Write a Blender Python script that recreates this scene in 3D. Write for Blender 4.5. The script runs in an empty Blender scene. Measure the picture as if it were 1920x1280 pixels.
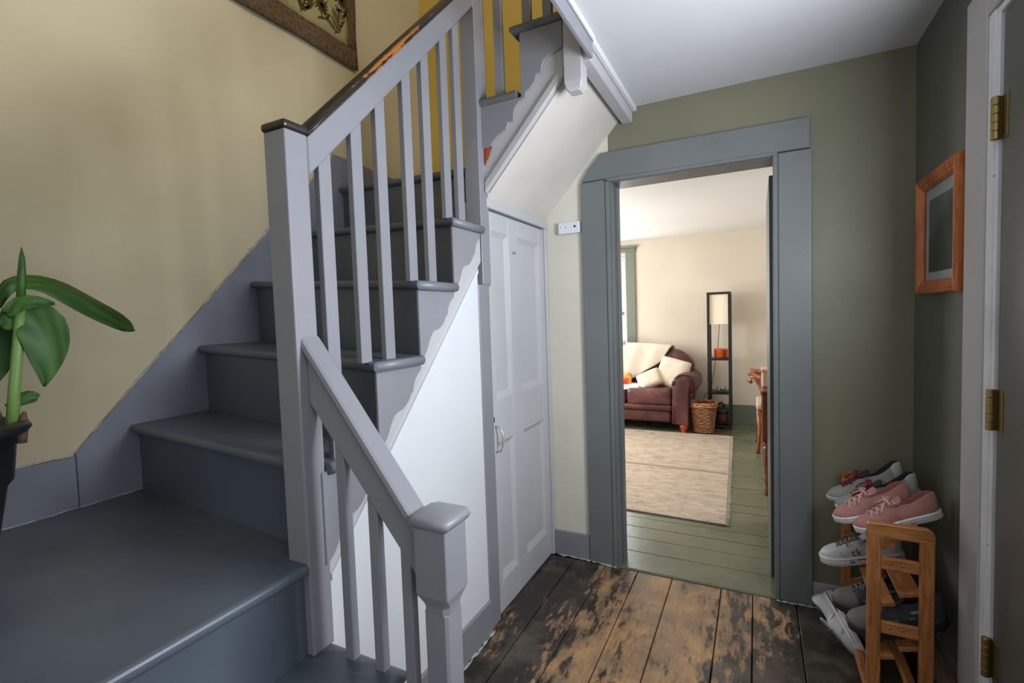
import bpy, bmesh, math, random
from mathutils import Vector, Matrix
random.seed(4)
S = bpy.context.scene
COL = S.collection
PI = math.pi

# ------------------------------------------------------------ camera
cam = bpy.data.objects.new('camera', bpy.data.cameras.new('camera')); COL.objects.link(cam)
cam.data.sensor_width = 36.0
cam.data.lens = 914.13 / 1920 * 36.0
cam.data.clip_start = .02
def cam_axes(yaw, pitch, roll):
    f = Vector((math.sin(yaw)*math.cos(pitch), math.cos(yaw)*math.cos(pitch), math.sin(pitch)))
    rt = Vector((math.cos(yaw), -math.sin(yaw), 0)); up = rt.cross(f)
    r2 = rt*math.cos(roll) + up*math.sin(roll); u2 = up*math.cos(roll) - rt*math.sin(roll)
    return Matrix((r2, u2, -f)).transposed()
cam.matrix_world = Matrix.Translation((0, 0, 1.32)) @ cam_axes(-.46620, -.05357, -.03417).to_4x4()
S.camera = cam
# ------------------------------------------------------------ world, large lights, exposure
W = bpy.data.worlds.new('sky'); S.world = W; W.use_nodes = True
W.node_tree.nodes['Background'].inputs[0].default_value = (.80, .90, 1, 1)
W.node_tree.nodes['Background'].inputs[1].default_value = 1.4
S.view_settings.view_transform = 'Standard'; S.view_settings.look = 'None'
S.view_settings.gamma = 1.0; S.view_settings.use_curve_mapping = False
S.view_settings.exposure = 0.15
def area(name, loc, direction, sx, sy, energy, color):
    l = bpy.data.lights.new(name, 'AREA'); l.shape = 'RECTANGLE'; l.size = sx; l.size_y = sy
    l.energy = energy; l.color = color
    o = bpy.data.objects.new(name, l); COL.objects.link(o); o.location = loc
    o.rotation_euler = Vector(direction).to_track_quat('-Z', 'Y').to_euler()
    return o
# far window seen, living left and door glass inferred; other openings added for fill
area('daylight_door_glass', (.595, 1.235, 1.60), (-1, 0, .02), .54, .54, 32, (.86, .92, 1))
area('fill_hall_side', (.60, -.02, 1.42), (-1, .15, .06), .86, 1.25, 6, (.90, .95, 1))  # weak side fill, set in an added right-wall window
area('fill_entry', (-.55, -1.38, 1.45), (.12, 1, -.05), 1.5, 1.3, 2, (1, .98, .95))  # front fill from an added opening behind the camera
area('daylight_living_far', (-1.86, 5.98, 1.35), (.1, -1, -.1), .8, 1.2, 22, (.96, .98, 1))
area('daylight_living_side', (-2.93, 4.3, 1.35), (1, 0, .12), 1.5, 1.3, 74, (.97, .98, 1))
area('fill_living_right', (2.35, 4.2, 1.4), (-1, -.1, .1), 1.5, 1.3, 28, (1, .98, .94))  # extra fill for the living room, source unseen
area('fill_upstairs', (1.56, .95, 3.72), (-1, .12, -.18), 1.3, 1.2, 46, (1, .94, .82))  # warm stairwell fill, aimed from an added upstairs window

# ------------------------------------------------------------ helpers
def lin(c):
    c = c/255.0
    return c/12.92 if c <= .04045 else ((c+.055)/1.055)**2.4
def rgb(r, g, b): return (lin(r), lin(g), lin(b), 1)
MATS = {}
def N(nt, t, **kw):
    n = nt.nodes.new(t)
    for k, v in kw.items(): setattr(n, k, v)
    return n
def base_mat(name):
    m = bpy.data.materials.new(name); m.use_nodes = True
    nt = m.node_tree; return m, nt, nt.nodes['Principled BSDF']
def coords(nt, scale=(1, 1, 1), kind='Position', rot=(0, 0, 0)):
    if kind == 'Position': src = N(nt, 'ShaderNodeNewGeometry').outputs['Position']
    else: src = N(nt, 'ShaderNodeTexCoord').outputs[kind]
    mp = N(nt, 'ShaderNodeMapping'); mp.inputs['Scale'].default_value = scale; mp.inputs['Rotation'].default_value = rot
    nt.links.new(src, mp.inputs['Vector']); return mp.outputs['Vector']
def noise(nt, vec, scale, detail=4, rough=.55, dist=0):
    n = N(nt, 'ShaderNodeTexNoise'); nt.links.new(vec, n.inputs['Vector'])
    n.inputs['Scale'].default_value = scale; n.inputs['Detail'].default_value = detail
    n.inputs['Roughness'].default_value = rough; n.inputs['Distortion'].default_value = dist
    return n.outputs['Fac']
def ramp(nt, fac, stops):
    r = N(nt, 'ShaderNodeValToRGB'); e = r.color_ramp.elements
    while len(e) < len(stops): e.new(.5)
    for i, (p, c) in enumerate(stops):
        e[i].position = p; e[i].color = c
    nt.links.new(fac, r.inputs['Fac']); return r.outputs['Color']
def mix(nt, fac, a, b):
    m = N(nt, 'ShaderNodeMix', data_type='RGBA')
    if hasattr(fac, 'node'): nt.links.new(fac, m.inputs['Factor'])
    else: m.inputs['Factor'].default_value = fac
    for s, v in (('A', a), ('B', b)):
        i = [x for x in m.inputs if x.name == s and x.type == 'RGBA'][0]
        if hasattr(v, 'node'): nt.links.new(v, i)
        else: i.default_value = v
    return [x for x in m.outputs if x.type == 'RGBA'][0]
def mth(nt, op, a, b=None, c=None):
    m = N(nt, 'ShaderNodeMath', operation=op)
    for i, v in enumerate((a, b, c)):
        if v is None: continue
        if hasattr(v, 'node'): nt.links.new(v, m.inputs[i])
        else: m.inputs[i].default_value = v
    return m.outputs[0]
def bump(nt, bsdf, h, strength=.2, dist=.002):
    b = N(nt, 'ShaderNodeBump'); b.inputs['Strength'].default_value = strength; b.inputs['Distance'].default_value = dist
    nt.links.new(h, b.inputs['Height']); nt.links.new(b.outputs[0], bsdf.inputs['Normal'])
G0, G1 = (0, 0, 0, 1), (1, 1, 1, 1)
def paint(name, c, c2=None, rough=.5, scale=2.5, bs=.15, bscale=45, spec=.4, flecks=None):
    """brushed paint: two close tones in slow patches, fine relief, optional chips"""
    m, nt, b = base_mat(name)
    c2 = c2 or tuple(x*.86 for x in c[:3])+(1,)
    v = coords(nt)
    col = mix(nt, ramp(nt, noise(nt, v, scale, 5), [(.32, G0), (.68, G1)]), c, c2)
    if flecks:
        f = ramp(nt, noise(nt, v, flecks[1], 3, .6), [(flecks[2], G0), (flecks[2]+.02, G1)])
        col = mix(nt, f, col, flecks[0])
    nt.links.new(col, b.inputs['Base Color'])
    r = mth(nt, 'MULTIPLY_ADD', noise(nt, v, 5, 2), .16, rough-.08); nt.links.new(r, b.inputs['Roughness'])
    b.inputs['Specular IOR Level'].default_value = spec
    bump(nt, b, noise(nt, v, bscale, 4), bs, .0015)
    MATS[name] = m; return m
def plain(name, c, rough=.5, metal=0, spec=.5, bs=0, bscale=200, emit=None):
    m, nt, b = base_mat(name)
    v = coords(nt, kind='Object')
    col = mix(nt, noise(nt, v, 30, 3), c, tuple(x*.85 for x in c[:3])+(1,))
    nt.links.new(col, b.inputs['Base Color'])
    b.inputs['Roughness'].default_value = rough; b.inputs['Metallic'].default_value = metal
    b.inputs['Specular IOR Level'].default_value = spec
    if bs: bump(nt, b, noise(nt, v, bscale, 3), bs, .002)
    if emit: b.inputs['Emission Color'].default_value = emit[0]; b.inputs['Emission Strength'].default_value = emit[1]
    MATS[name] = m; return m
def wood(name, c1, c2, axis='Z', rough=.45, scale=14, kind='Position'):
    m, nt, b = base_mat(name)
    s = {'X': (.12, 1, 1), 'Y': (1, .12, 1), 'Z': (1, 1, .12)}[axis]
    v = coords(nt, s, kind)
    n1 = noise(nt, v, scale*3, 5, .6, .6)
    n2 = noise(nt, v, scale*11, 3, .6)
    col = ramp(nt, n1, [(.30, c2), (.5, tuple((c1[i]+c2[i])/2 for i in range(3))+(1,)), (.62, c1)])
    col = mix(nt, ramp(nt, n2, [(.52, G0), (.66, (.55, .55, .55, 1))]), col, tuple(x*.55 for x in c2[:3])+(1,))
    nt.links.new(col, b.inputs['Base Color']); b.inputs['Roughness'].default_value = rough
    bump(nt, b, n2, .12, .001); MATS[name] = m; return m

def link(name, me, mat, parent=None, smooth=False):
    o = bpy.data.objects.new(name, me); COL.objects.link(o)
    if mat is not None: me.materials.append(mat)
    if parent: o.parent = parent
    if smooth:
        for p in me.polygons: p.use_smooth = True
    return o
def mesh(name, verts, faces, mat, parent=None, smooth=False):
    me = bpy.data.meshes.new(name); me.from_pydata([tuple(v) for v in verts], [], faces)
    bm = bmesh.new(); bm.from_mesh(me); bmesh.ops.recalc_face_normals(bm, faces=bm.faces); bm.to_mesh(me); bm.free()
    return link(name, me, mat, parent, smooth)
def finish(bm, name, mat, parent=None, smooth=False):
    me = bpy.data.meshes.new(name); bmesh.ops.recalc_face_normals(bm, faces=bm.faces); bm.to_mesh(me); bm.free()
    return link(name, me, mat, parent, smooth)
def bx(bm, x0, x1, y0, y1, z0, z1, bev=0, seg=1, mtx=None):
    r = bmesh.ops.create_cube(bm, size=1)['verts']
    for v in r:
        v.co = Vector(((x0+x1)/2+v.co.x*(x1-x0), (y0+y1)/2+v.co.y*(y1-y0), (z0+z1)/2+v.co.z*(z1-z0)))
    if bev:
        es = list({e for v in r for e in v.link_edges})
        g = bmesh.ops.bevel(bm, geom=es, offset=bev, segments=seg, affect='EDGES', profile=.5)
        r = list({v for f in g['faces'] for v in f.verts} | {v for v in r if v.is_valid})
    if mtx is not None:
        for v in r: v.co = mtx @ v.co
    return r
def box(name, x0, x1, y0, y1, z0, z1, mat, parent=None, bev=.002, seg=1, mtx=None):
    bm = bmesh.new(); bx(bm, x0, x1, y0, y1, z0, z1, bev, seg, mtx)
    return finish(bm, name, mat, parent)
def prism(name, pts, axis, a0, a1, mat, parent=None, bev=0, smooth=False):
    """polygon pts (2D) extruded along axis: 'X' -> (y,z), 'Y' -> (x,z), 'Z' -> (x,y)"""
    def P(p, a): return {'X': (a, p[0], p[1]), 'Y': (p[0], a, p[1]), 'Z': (p[0], p[1], a)}[axis]
    n = len(pts); v = [P(p, a0) for p in pts]+[P(p, a1) for p in pts]
    f = [list(range(n)), list(range(n, 2*n))]+[[i, (i+1) % n, n+(i+1) % n, n+i] for i in range(n)]
    o = mesh(name, v, f, mat, parent, smooth)
    if bev:
        bm = bmesh.new(); bm.from_mesh(o.data)
        es = [e for e in bm.edges if len(e.link_faces) == 2 and e.calc_face_angle(0) > .6]
        bmesh.ops.bevel(bm, geom=es, offset=bev, segments=1, affect='EDGES'); bm.to_mesh(o.data); bm.free()
    return o
def frame_at(pts, i):
    a = Vector(pts[max(i-1, 0)]); b = Vector(pts[min(i+1, len(pts)-1)])
    t = (b-a).normalized(); u = Vector((0, 0, 1)) if abs(t.z) < .9 else Vector((1, 0, 0))
    s = t.cross(u).normalized(); return t, s, s.cross(t).normalized()
def tube_data(pts, r, n=8, flat=1.0):
    v, f = [], []
    for i, p in enumerate(pts):
        t, s, u = frame_at(pts, i); rr = r[i] if isinstance(r, (list, tuple)) else r
        for k in range(n):
            a = 2*PI*k/n
            v.append(Vector(p)+s*math.cos(a)*rr+u*math.sin(a)*rr*flat)
    m = len(pts)
    for i in range(m-1):
        for k in range(n): f.append([i*n+k, i*n+(k+1) % n, (i+1)*n+(k+1) % n, (i+1)*n+k])
    f.append(list(range(n))); f.append(list(range((m-1)*n, m*n)))
    return v, f
def tube(name, pts, r, mat, parent=None, n=8, flat=1.0):
    v, f = tube_data(pts, r, n, flat); return mesh(name, v, f, mat, parent, True)
def tubes(name, lst, mat, parent=None, n=6, flat=1.0):
    V, F = [], []
    for pts, r in lst:
        v, f = tube_data(pts, r, n, flat); o = len(V); V += v; F += [[i+o for i in q] for q in f]
    return mesh(name, V, F, mat, parent, True)
def lathe(name, prof, mat, parent=None, n=24, at=(0, 0, 0), cap=True):
    v, f = [], []
    for r, z in prof:
        for k in range(n):
            a = 2*PI*k/n; v.append((at[0]+r*math.cos(a), at[1]+r*math.sin(a), at[2]+z))
    m = len(prof)
    for i in range(m-1):
        for k in range(n): f.append([i*n+k, i*n+(k+1) % n, (i+1)*n+(k+1) % n, (i+1)*n+k])
    if cap: f.append(list(range(n))); f.append(list(range((m-1)*n, m*n)))
    return mesh(name, v, f, mat, parent, True)
def grid(name, rows, mat, parent=None, closed=False, caps=False, smooth=True, thick=0, sub=0):
    n = len(rows[0]); v = [p for r in rows for p in r]; f = []
    for i in range(len(rows)-1):
        for k in range(n if closed else n-1):
            f.append([i*n+k, i*n+(k+1) % n, (i+1)*n+(k+1) % n, (i+1)*n+k])
    if caps: f.append(list(range(n))); f.append(list(range((len(rows)-1)*n, len(rows)*n)))
    o = mesh(name, v, f, mat, parent, smooth)
    if thick:
        md = o.modifiers.new('thickness', 'SOLIDIFY'); md.thickness = thick; md.offset = 0
    if sub:
        md = o.modifiers.new('smooth', 'SUBSURF'); md.levels = sub; md.render_levels = sub
    return o
def empty(name, loc=(0, 0, 0), rot=(0, 0, 0)):
    o = bpy.data.objects.new(name, None); COL.objects.link(o); o.location = loc; o.rotation_euler = rot
    o.empty_display_size = .05
    return o
def tag(o, label, cat, group=None):
    o['label'] = label; o['category'] = cat
    if group: o['group'] = group
    return o
def struct(o, label=None):
    o['kind'] = 'structure'
    if label: o['label'] = label
    return o
def copy_tree(o, parent=None):
    c = o.copy(); COL.objects.link(c); c.parent = parent
    for ch in o.children: copy_tree(ch, c)
    return c
def lerp(a, b, t): return a+(b-a)*t
def interp(xs, ys, x):
    if x <= xs[0]: return ys[0]
    for i in range(1, len(xs)):
        if x <= xs[i]: return lerp(ys[i-1], ys[i], (x-xs[i-1])/(xs[i]-xs[i-1]))
    return ys[-1]

# ------------------------------------------------------------ materials
cream = paint('cream_plaster', rgb(192, 181, 154), rgb(180, 168, 138), .75, 1.6, .12, 30)
strip_m = paint('pale_cream_plaster', rgb(214, 209, 194), rgb(204, 198, 182), .7, 1.6, .12, 30)
yellow = paint('yellow_plaster', rgb(214, 184, 96), rgb(205, 172, 84), .75, 1.5, .12, 30)
white_pl = paint('white_plaster', rgb(214, 215, 217), rgb(206, 208, 211), .6, 1.6, .1, 30)
soffit_m = paint('pale_plaster', rgb(214, 207, 199), rgb(200, 192, 184), .65, 2, .12, 25)
ceil_m = paint('ceiling_paint', rgb(206, 206, 208), rgb(197, 198, 201), .55, 1.5, .1, 25)
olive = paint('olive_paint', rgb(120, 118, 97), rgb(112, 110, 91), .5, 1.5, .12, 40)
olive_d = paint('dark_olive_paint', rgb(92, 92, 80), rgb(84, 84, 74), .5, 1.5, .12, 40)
casing_m = paint('casing_gray', rgb(112, 116, 115), rgb(103, 107, 106), .4, 2, .15, 60, .5, (rgb(60, 62, 60), 60, .74))
lav = paint('lavender_gray', rgb(138, 138, 144), rgb(129, 129, 134), .38, 3, .16, 60, .5, (rgb(205, 205, 205), 70, .77))
lav_d = paint('skirt_gray', rgb(124, 126, 138), rgb(114, 116, 128), .42, 3, .15, 50, .5, (rgb(180, 180, 178), 60, .77))
slate = paint('slate_tread', rgb(88, 96, 107), rgb(78, 85, 95), .36, 4, .16, 70, .5, (rgb(190, 190, 186), 90, .80))
door_m = paint('door_white_gray', rgb(186, 186, 188), rgb(176, 176, 178), .42, 2, .12, 60, .5)
jamb_w = paint('jamb_white', rgb(206, 206, 208), rgb(190, 190, 192), .45, 6, .25, 60, .5, (rgb(140, 138, 135), 40, .72))
extcas = paint('entry_casing', rgb(170, 165, 164), rgb(162, 157, 156), .45, 3, .12, 60, .5)
extdoor = paint('entry_door_paint', rgb(84, 82, 76), rgb(76, 74, 69), .4, 2, .12, 60, .5)
grn_base = paint('green_gray_trim', rgb(112, 118, 104), rgb(102, 108, 95), .4, 2, .1, 60, .5)
far_wall = paint('living_wall', rgb(212, 201, 184), rgb(204, 192, 174), .75, 1.5, .1, 30)
far_ceil = paint('living_ceiling', rgb(236, 233, 228), rgb(230, 227, 222), .7, 1.5, .05, 30)
white_pt = plain('white_plastic', rgb(225, 226, 232), .4)
black_pt = plain('black_plastic', rgb(24, 24, 26), .45)
brass = plain('aged_brass', rgb(150, 130, 84), .35, .9)
steel = plain('steel', rgb(170, 168, 160), .3, 1)
strm = paint('stringer_pale_gray', rgb(186, 184, 186), rgb(176, 173, 174), .45, 3, .14, 60, .5)
dark_rail = None

def rail_wood():
    m, nt, b = base_mat('worn_dark_rail'); v = coords(nt)
    n = noise(nt, coords(nt, (1, .35, .35)), 60, 6, .7, .3)
    sep = N(nt, 'ShaderNodeSeparateXYZ'); nt.links.new(coords(nt, kind='Object'), sep.inputs[0])
    # wear runs along the near edge of the rail (object x) in the middle of its length (object y)
    e = mth(nt, 'SUBTRACT', 1.0, mth(nt, 'MULTIPLY', mth(nt, 'ABSOLUTE', mth(nt, 'SUBTRACT', sep.outputs[0], -.998)), 62))
    l = mth(nt, 'SUBTRACT', 1.0, mth(nt, 'MULTIPLY', mth(nt, 'ABSOLUTE', mth(nt, 'SUBTRACT', sep.outputs[1], 1.24)), 2.2))
    w = mth(nt, 'MULTIPLY', mth(nt, 'MAXIMUM', e, 0), mth(nt, 'MAXIMUM', l, 0))
    f = ramp(nt, mth(nt, 'ADD', mth(nt, 'MULTIPLY', w, .5), mth(nt, 'MULTIPLY', n, .5)), [(.54, G0), (.60, G1)])
    nt.links.new(mix(nt, f, mix(nt, n, rgb(30, 27, 25), rgb(54, 47, 43)), mix(nt, n, rgb(205, 130, 60), rgb(160, 92, 40))), b.inputs['Base Color'])
    b.inputs['Roughness'].default_value = .3; bump(nt, b, n, .25, .002); return m
dark_rail = rail_wood()

def hall_floor():
    m, nt, b = base_mat('worn_floorboard')
    v = coords(nt); vs = coords(nt, (1, .30, 1))
    inf = N(nt, 'ShaderNodeObjectInfo')
    sep = N(nt, 'ShaderNodeSeparateXYZ'); nt.links.new(v, sep.inputs[0])
    big = noise(nt, vs, 4.2, 8, .68, .4); fine = noise(nt, vs, 30, 6, .7, .2); grain = noise(nt, coords(nt, (1, .05, 1)), 90, 4, .6)
    # foot wear: the walked strip towards the living-room doorway
    tx = mth(nt, 'ABSOLUTE', mth(nt, 'ADD', sep.outputs[0], .34))
    tr = mth(nt, 'SUBTRACT', .008, mth(nt, 'MULTIPLY', tx, .36))
    w = mth(nt, 'ADD', mth(nt, 'MULTIPLY', big, .78), mth(nt, 'MULTIPLY', fine, .55)); w = mth(nt, 'ADD', w, tr)
    w = mth(nt, 'ADD', w, mth(nt, 'MULTIPLY', mth(nt, 'SUBTRACT', inf.outputs['Random'], .5), .07))
    f = ramp(nt, w, [(.54, G0), (.575, (.55, .55, .55, 1)), (.63, G1)])
    tan = mix(nt, grain, rgb(206, 162, 114), rgb(156, 114, 74))
    tan = mix(nt, ramp(nt, noise(nt, v, 7, 5, .7), [(.40, (.75, .75, .75, 1)), (.62, G0)]), tan, rgb(122, 104, 84))
    dark = mix(nt, fine, rgb(26, 24, 22), rgb(66, 58, 50))
    dark = mix(nt, ramp(nt, noise(nt, v, 5, 6, .7), [(.46, G0), (.66, (.7, .7, .7, 1))]), dark, rgb(104, 94, 82))
    col = mix(nt, f, dark, tan)
    dust = ramp(nt, noise(nt, v, 85, 2, .5), [(.74, G0), (.765, G1)])
    col = mix(nt, dust, col, rgb(170, 166, 158))
    nt.links.new(col, b.inputs['Base Color'])
    nt.links.new(mth(nt, 'MULTIPLY_ADD', f, .25, .34), b.inputs['Roughness'])
    bump(nt, b, mth(nt, 'ADD', grain, fine), .25, .002); return m
hall_fl = hall_floor()
green_fl = paint('green_floor_paint', rgb(106, 109, 84), rgb(90, 93, 72), .27, 3, .45, 28, .6, (rgb(190, 190, 178), 38, .765))
dark_gap = plain('dark_gap', rgb(20, 19, 18), .9)
oak_x = wood('oak_x', rgb(186, 124, 70), rgb(140, 84, 44), 'X')
oak_y = wood('oak_y', rgb(186, 124, 70), rgb(140, 84, 44), 'Y')
oak_z = wood('oak_z', rgb(186, 124, 70), rgb(140, 84, 44), 'Z')
mahog = wood('mahogany_wood', rgb(120, 62, 34), rgb(66, 30, 18), 'Z', .25)
honey = wood('honey_frame_wood', rgb(190, 108, 54), rgb(142, 74, 34), 'Z', .35)

# ------------------------------------------------------------ room shell
YW, XR, XL, YB, CZ = 2.45, .56, -2.08, 2.87, 2.31
LZ = 2.17      # living-room ceiling
YF = 6.02      # living-room far wall
def planks(parent, edges, a0, a1, axis, z, t, mat, gap=.0022, jitter=.0012):
    for i in range(len(edges)-1):
        e0, e1 = edges[i]+gap, edges[i+1]-gap
        dz = random.uniform(-jitter, jitter)
        if axis == 'Y': box('plank', e0, e1, a0, a1, z-t, z+dz, mat, parent, .002)
        else: box('plank', a0, a1, e0, e1, z-t, z+dz, mat, parent, .002)
floor = struct(box('floor', XL, XR+.1, -1.4, YW, -.08, -.022, dark_gap), 'worn dark-painted wide floorboards of the hall')
planks(floor, [-1.06, -.885, -.715, -.548, -.38, -.157, -.024, .148, .33, .50, .66], -1.38, YW-.03, 'Y', 0, .022, hall_fl)
lfloor = struct(box('floor_living_room', -3.0, 2.4, YW-.02, YF, -.08, -.022, dark_gap), 'green-painted plank floor of the living room')
ed = [YW+.005]
while ed[-1] < YF-.06: ed.append(ed[-1]+random.choice((.135, .15, .165, .145)))
ed[-1] = YF
planks(lfloor, ed[1:], -3.0, 2.4, 'X', .004, .026, green_fl, .0016)
box('threshold', -.66, .09, YW-.025, ed[1]-.002, -.02, .007, green_fl, lfloor, .006, 2)

# hall walls
struct(box('wall_left', XL-.12, XL, -1.4, YB+.1, 0, 5.0, cream, None, 0), 'cream plaster wall along the stair')
ws = struct(box('wall_stairwell', XL, 1.6, YB, YB+.1, LZ+.1, 5.0, yellow, None, 0), 'yellow plaster wall behind the upper stair flight')
box('wall_piece', XL, -1.03, YB, YB+.1, 0, LZ+.1, yellow, ws, 0)
struct(prism('wall_doorway_left', [(-1.02, 0), (-.66, 0), (-.66, 2.22), (-1.02, 1.83)], 'Y', YW, YW+.13, strip_m), 'narrow cream wall strip between closet door and doorway')
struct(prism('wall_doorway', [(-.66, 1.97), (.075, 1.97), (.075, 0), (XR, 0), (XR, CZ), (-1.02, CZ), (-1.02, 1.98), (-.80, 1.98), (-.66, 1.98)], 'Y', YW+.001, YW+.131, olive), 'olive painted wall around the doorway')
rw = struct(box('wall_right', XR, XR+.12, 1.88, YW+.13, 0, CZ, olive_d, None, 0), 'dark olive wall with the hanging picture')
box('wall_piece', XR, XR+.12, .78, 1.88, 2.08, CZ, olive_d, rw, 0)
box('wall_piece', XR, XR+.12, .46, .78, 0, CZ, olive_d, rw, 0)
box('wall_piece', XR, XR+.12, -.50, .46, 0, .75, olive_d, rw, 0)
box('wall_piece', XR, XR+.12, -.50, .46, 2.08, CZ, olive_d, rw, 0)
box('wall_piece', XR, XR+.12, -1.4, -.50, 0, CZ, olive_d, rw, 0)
wf = struct(box('wall_front', XL, -1.35, -1.52, -1.4, 0, 5.0, cream, None, 0))
box('wall_piece', .25, XR+.12, -1.52, -1.4, 0, 5.0, cream, wf, 0)
box('wall_piece', -1.35, .25, -1.52, -1.4, 0, .75, cream, wf, 0)
box('wall_piece', -1.35, .25, -1.52, -1.4, 2.15, 5.0, cream, wf, 0)
struct(box('ceiling', -.522, XR+.12, -1.4, YW, CZ, CZ+.26, ceil_m, None, 0), 'pale gray painted hall ceiling')
struct(box('ceiling_upstairs', XL-.12, 1.7, -1.52, YB+.1, 5.0, 5.1, far_ceil, None, 0))
struct(box('floor_upstairs', -.525, 1.6, -1.4, YB, CZ+.26, CZ+.36, slate, None, 0))
wu = struct(box('wall_upstairs', 1.6, 1.7, 1.65, YB+.1, CZ+.26, 5.0, yellow, None, 0))
box('wall_piece', 1.6, 1.7, -1.52, .25, CZ+.26, 5.0, yellow, wu, 0)
box('wall_piece', 1.6, 1.7, .25, 1.65, CZ+.26, 3.05, yellow, wu, 0); box('wall_piece', 1.6, 1.7, .25, 1.65, 4.38, 5.0, yellow, wu, 0)
struct(box('wall_upstairs_front', XR+.12, 1.7, -1.52, -1.4, CZ+.26, 5.0, yellow, None, 0))
# frames of unseen windows, added to carry the hall and upstairs fill
def window(name, axis, a0, a1, z0, z1, pos, depth, mat):
    w = struct(empty(name, (0, 0, 0)))
    def B(n, p0, p1, q0, q1, d0=0, d1=depth):
        if axis == 'Y': box(n, pos+d0, pos+d1, p0, p1, q0, q1, mat, w)
        else: box(n, p0, p1, pos+d0, pos+d1, q0, q1, mat, w)
    B('frame', a0, a0+.05, z0, z1); B('frame', a1-.05, a1, z0, z1); B('frame', a0, a1, z0, z0+.05); B('frame', a0, a1, z1-.05, z1)
    B('sash_bar', a0+.05, a1-.05, (z0+z1)/2-.02, (z0+z1)/2+.02, .02, .05)
    return w
window('added_window_2', 'Y', -.50, .46, .75, 2.08, XR+.06, .06, jamb_w)
window('added_window_3', 'X', -1.35, .25, .75, 2.15, -1.50, .06, jamb_w)
window('added_window_4', 'Y', .25, 1.65, 3.05, 4.38, 1.62, .06, jamb_w)

# living room shell
fw = struct(box('wall_living_far', -1.42, 2.4, YF, YF+.12, 0, LZ, far_wall, None, 0), 'beige wall at the far end of the living room')
box('wall_piece', -2.30, -1.42, YF, YF+.12, 0, .62, far_wall, fw, 0)
box('wall_piece', -2.30, -1.42, YF, YF+.12, 2.0, LZ, far_wall, fw, 0)
box('wall_piece', -3.0, -2.30, YF, YF+.12, 0, LZ, far_wall, fw, 0)
lw = struct(box('wall_living_left', -3.1, -3.0, 2.45, 3.5, 0, LZ, far_wall, None, 0))
box('wall_piece', -3.1, -3.0, 5.1, YF+.12, 0, LZ, far_wall, lw, 0)
box('wall_piece', -3.1, -3.0, 3.5, 5.1, 0, .7, far_wall, lw, 0)
box('wall_piece', -3.1, -3.0, 3.5, 5.1, 2.02, LZ, far_wall, lw, 0)
rl = struct(box('wall_living_right', 2.4, 2.5, 2.45, 3.4, 0, LZ, far_wall, None, 0))
box('wall_piece', 2.4, 2.5, 5.0, YF+.12, 0, LZ, far_wall, rl, 0)
box('wall_piece', 2.4, 2.5, 3.4, 5.0, 0, .7, far_wall, rl, 0)
box('wall_piece', 2.4, 2.5, 3.4, 5.0, 2.06, LZ, far_wall, rl, 0)
struct(box('wall_living_near', XR, 2.4, YW+.01, YW+.13, 0, LZ, far_wall, None, 0))
struct(box('wall_living_near_left', -3.0, -1.02, YB+.1, YB+.2, 0, LZ, far_wall, None, 0))
lc = struct(box('ceiling_living_room', -1.02, 2.5, YW+.13, YF+.12, LZ, LZ+.02, far_ceil, None, 0), 'white living room ceiling')
box('ceiling_piece', -3.1, -1.02, YB+.1, YF+.12, LZ, LZ+.02, far_ceil, lc, 0)
struct(box('baseboard_living_far', -3.0, 2.4, YF-.018, YF, .004, .225, grn_base), 'gray-green baseboard of the living room far wall')
window('window_5', 'Y', 3.5, 5.1, .7, 2.02, -3.08, .06, jamb_w)
window('added_window_6', 'Y', 3.4, 5.0, .7, 2.06, 2.42, .06, jamb_w)  # unseen, added as the opening for the right-hand fill
# living-room window in view (far wall)
w1 = struct(empty('window_1', (-1.86, YF, .62)), 'tall green-cased window behind the sofa')
def W1(n, x0, x1, y0, y1, z0, z1, m=grn_base): return box(n, x0+1.86, x1+1.86, y0-YF, y1-YF, z0-.62, z1-.62, m, w1)
W1('casing', -1.43, -1.318, YF-.024, YF, .56, 2.04)
W1('casing', -2.42, -2.29, YF-.024, YF, .56, 2.04)
W1('casing', -2.42, -1.31, YF-.024, YF, 2.04, 2.085)
W1('cornice', -2.44, -1.295, YF-.045, YF, 2.085, 2.11)
W1('sill', -2.44, -1.295, YF-.05, YF, .53, .56)
W1('sash', -1.47, -1.43, YF+.03, YF+.06, .62, 2.0, jamb_w); W1('sash', -2.30, -2.26, YF+.03, YF+.06, .62, 2.0, jamb_w)
W1('sash', -2.26, -1.47, YF+.03, YF+.06, .62, .67, jamb_w); W1('sash', -2.26, -1.47, YF+.03, YF+.06, 1.95, 2.0, jamb_w)
W1('meeting_rail', -2.26, -1.47, YF+.03, YF+.06, 1.28, 1.315, grn_base)
gm, gnt, gb = base_mat('window_glass'); gb.inputs['Transmission Weight'].default_value = 1; gb.inputs['Roughness'].default_value = 0; gb.inputs['IOR'].default_value = 1.02
W1('pane', -2.26, -1.47, YF+.042, YF+.045, .67, 1.28, gm); W1('pane', -2.26, -1.47, YF+.042, YF+.045, 1.315, 1.95, gm)

# baseboards in the hall
struct(box('baseboard_doorway_left', -1.0, -.80, YW-.014, YW, 0, .135, lav), 'gray baseboard beside the closet door')
struct(box('baseboard_doorway_right', .21, XR, YW-.014, YW, 0, .105, extcas), 'pale baseboard behind the shoe rack')
struct(box('baseboard_right', XR-.015, XR, 1.90, YW, 0, .12, wood('old_base_wood', rgb(120, 96, 78), rgb(84, 66, 54), 'Y')), 'bare brown wooden baseboard beside the shoe rack')

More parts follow.
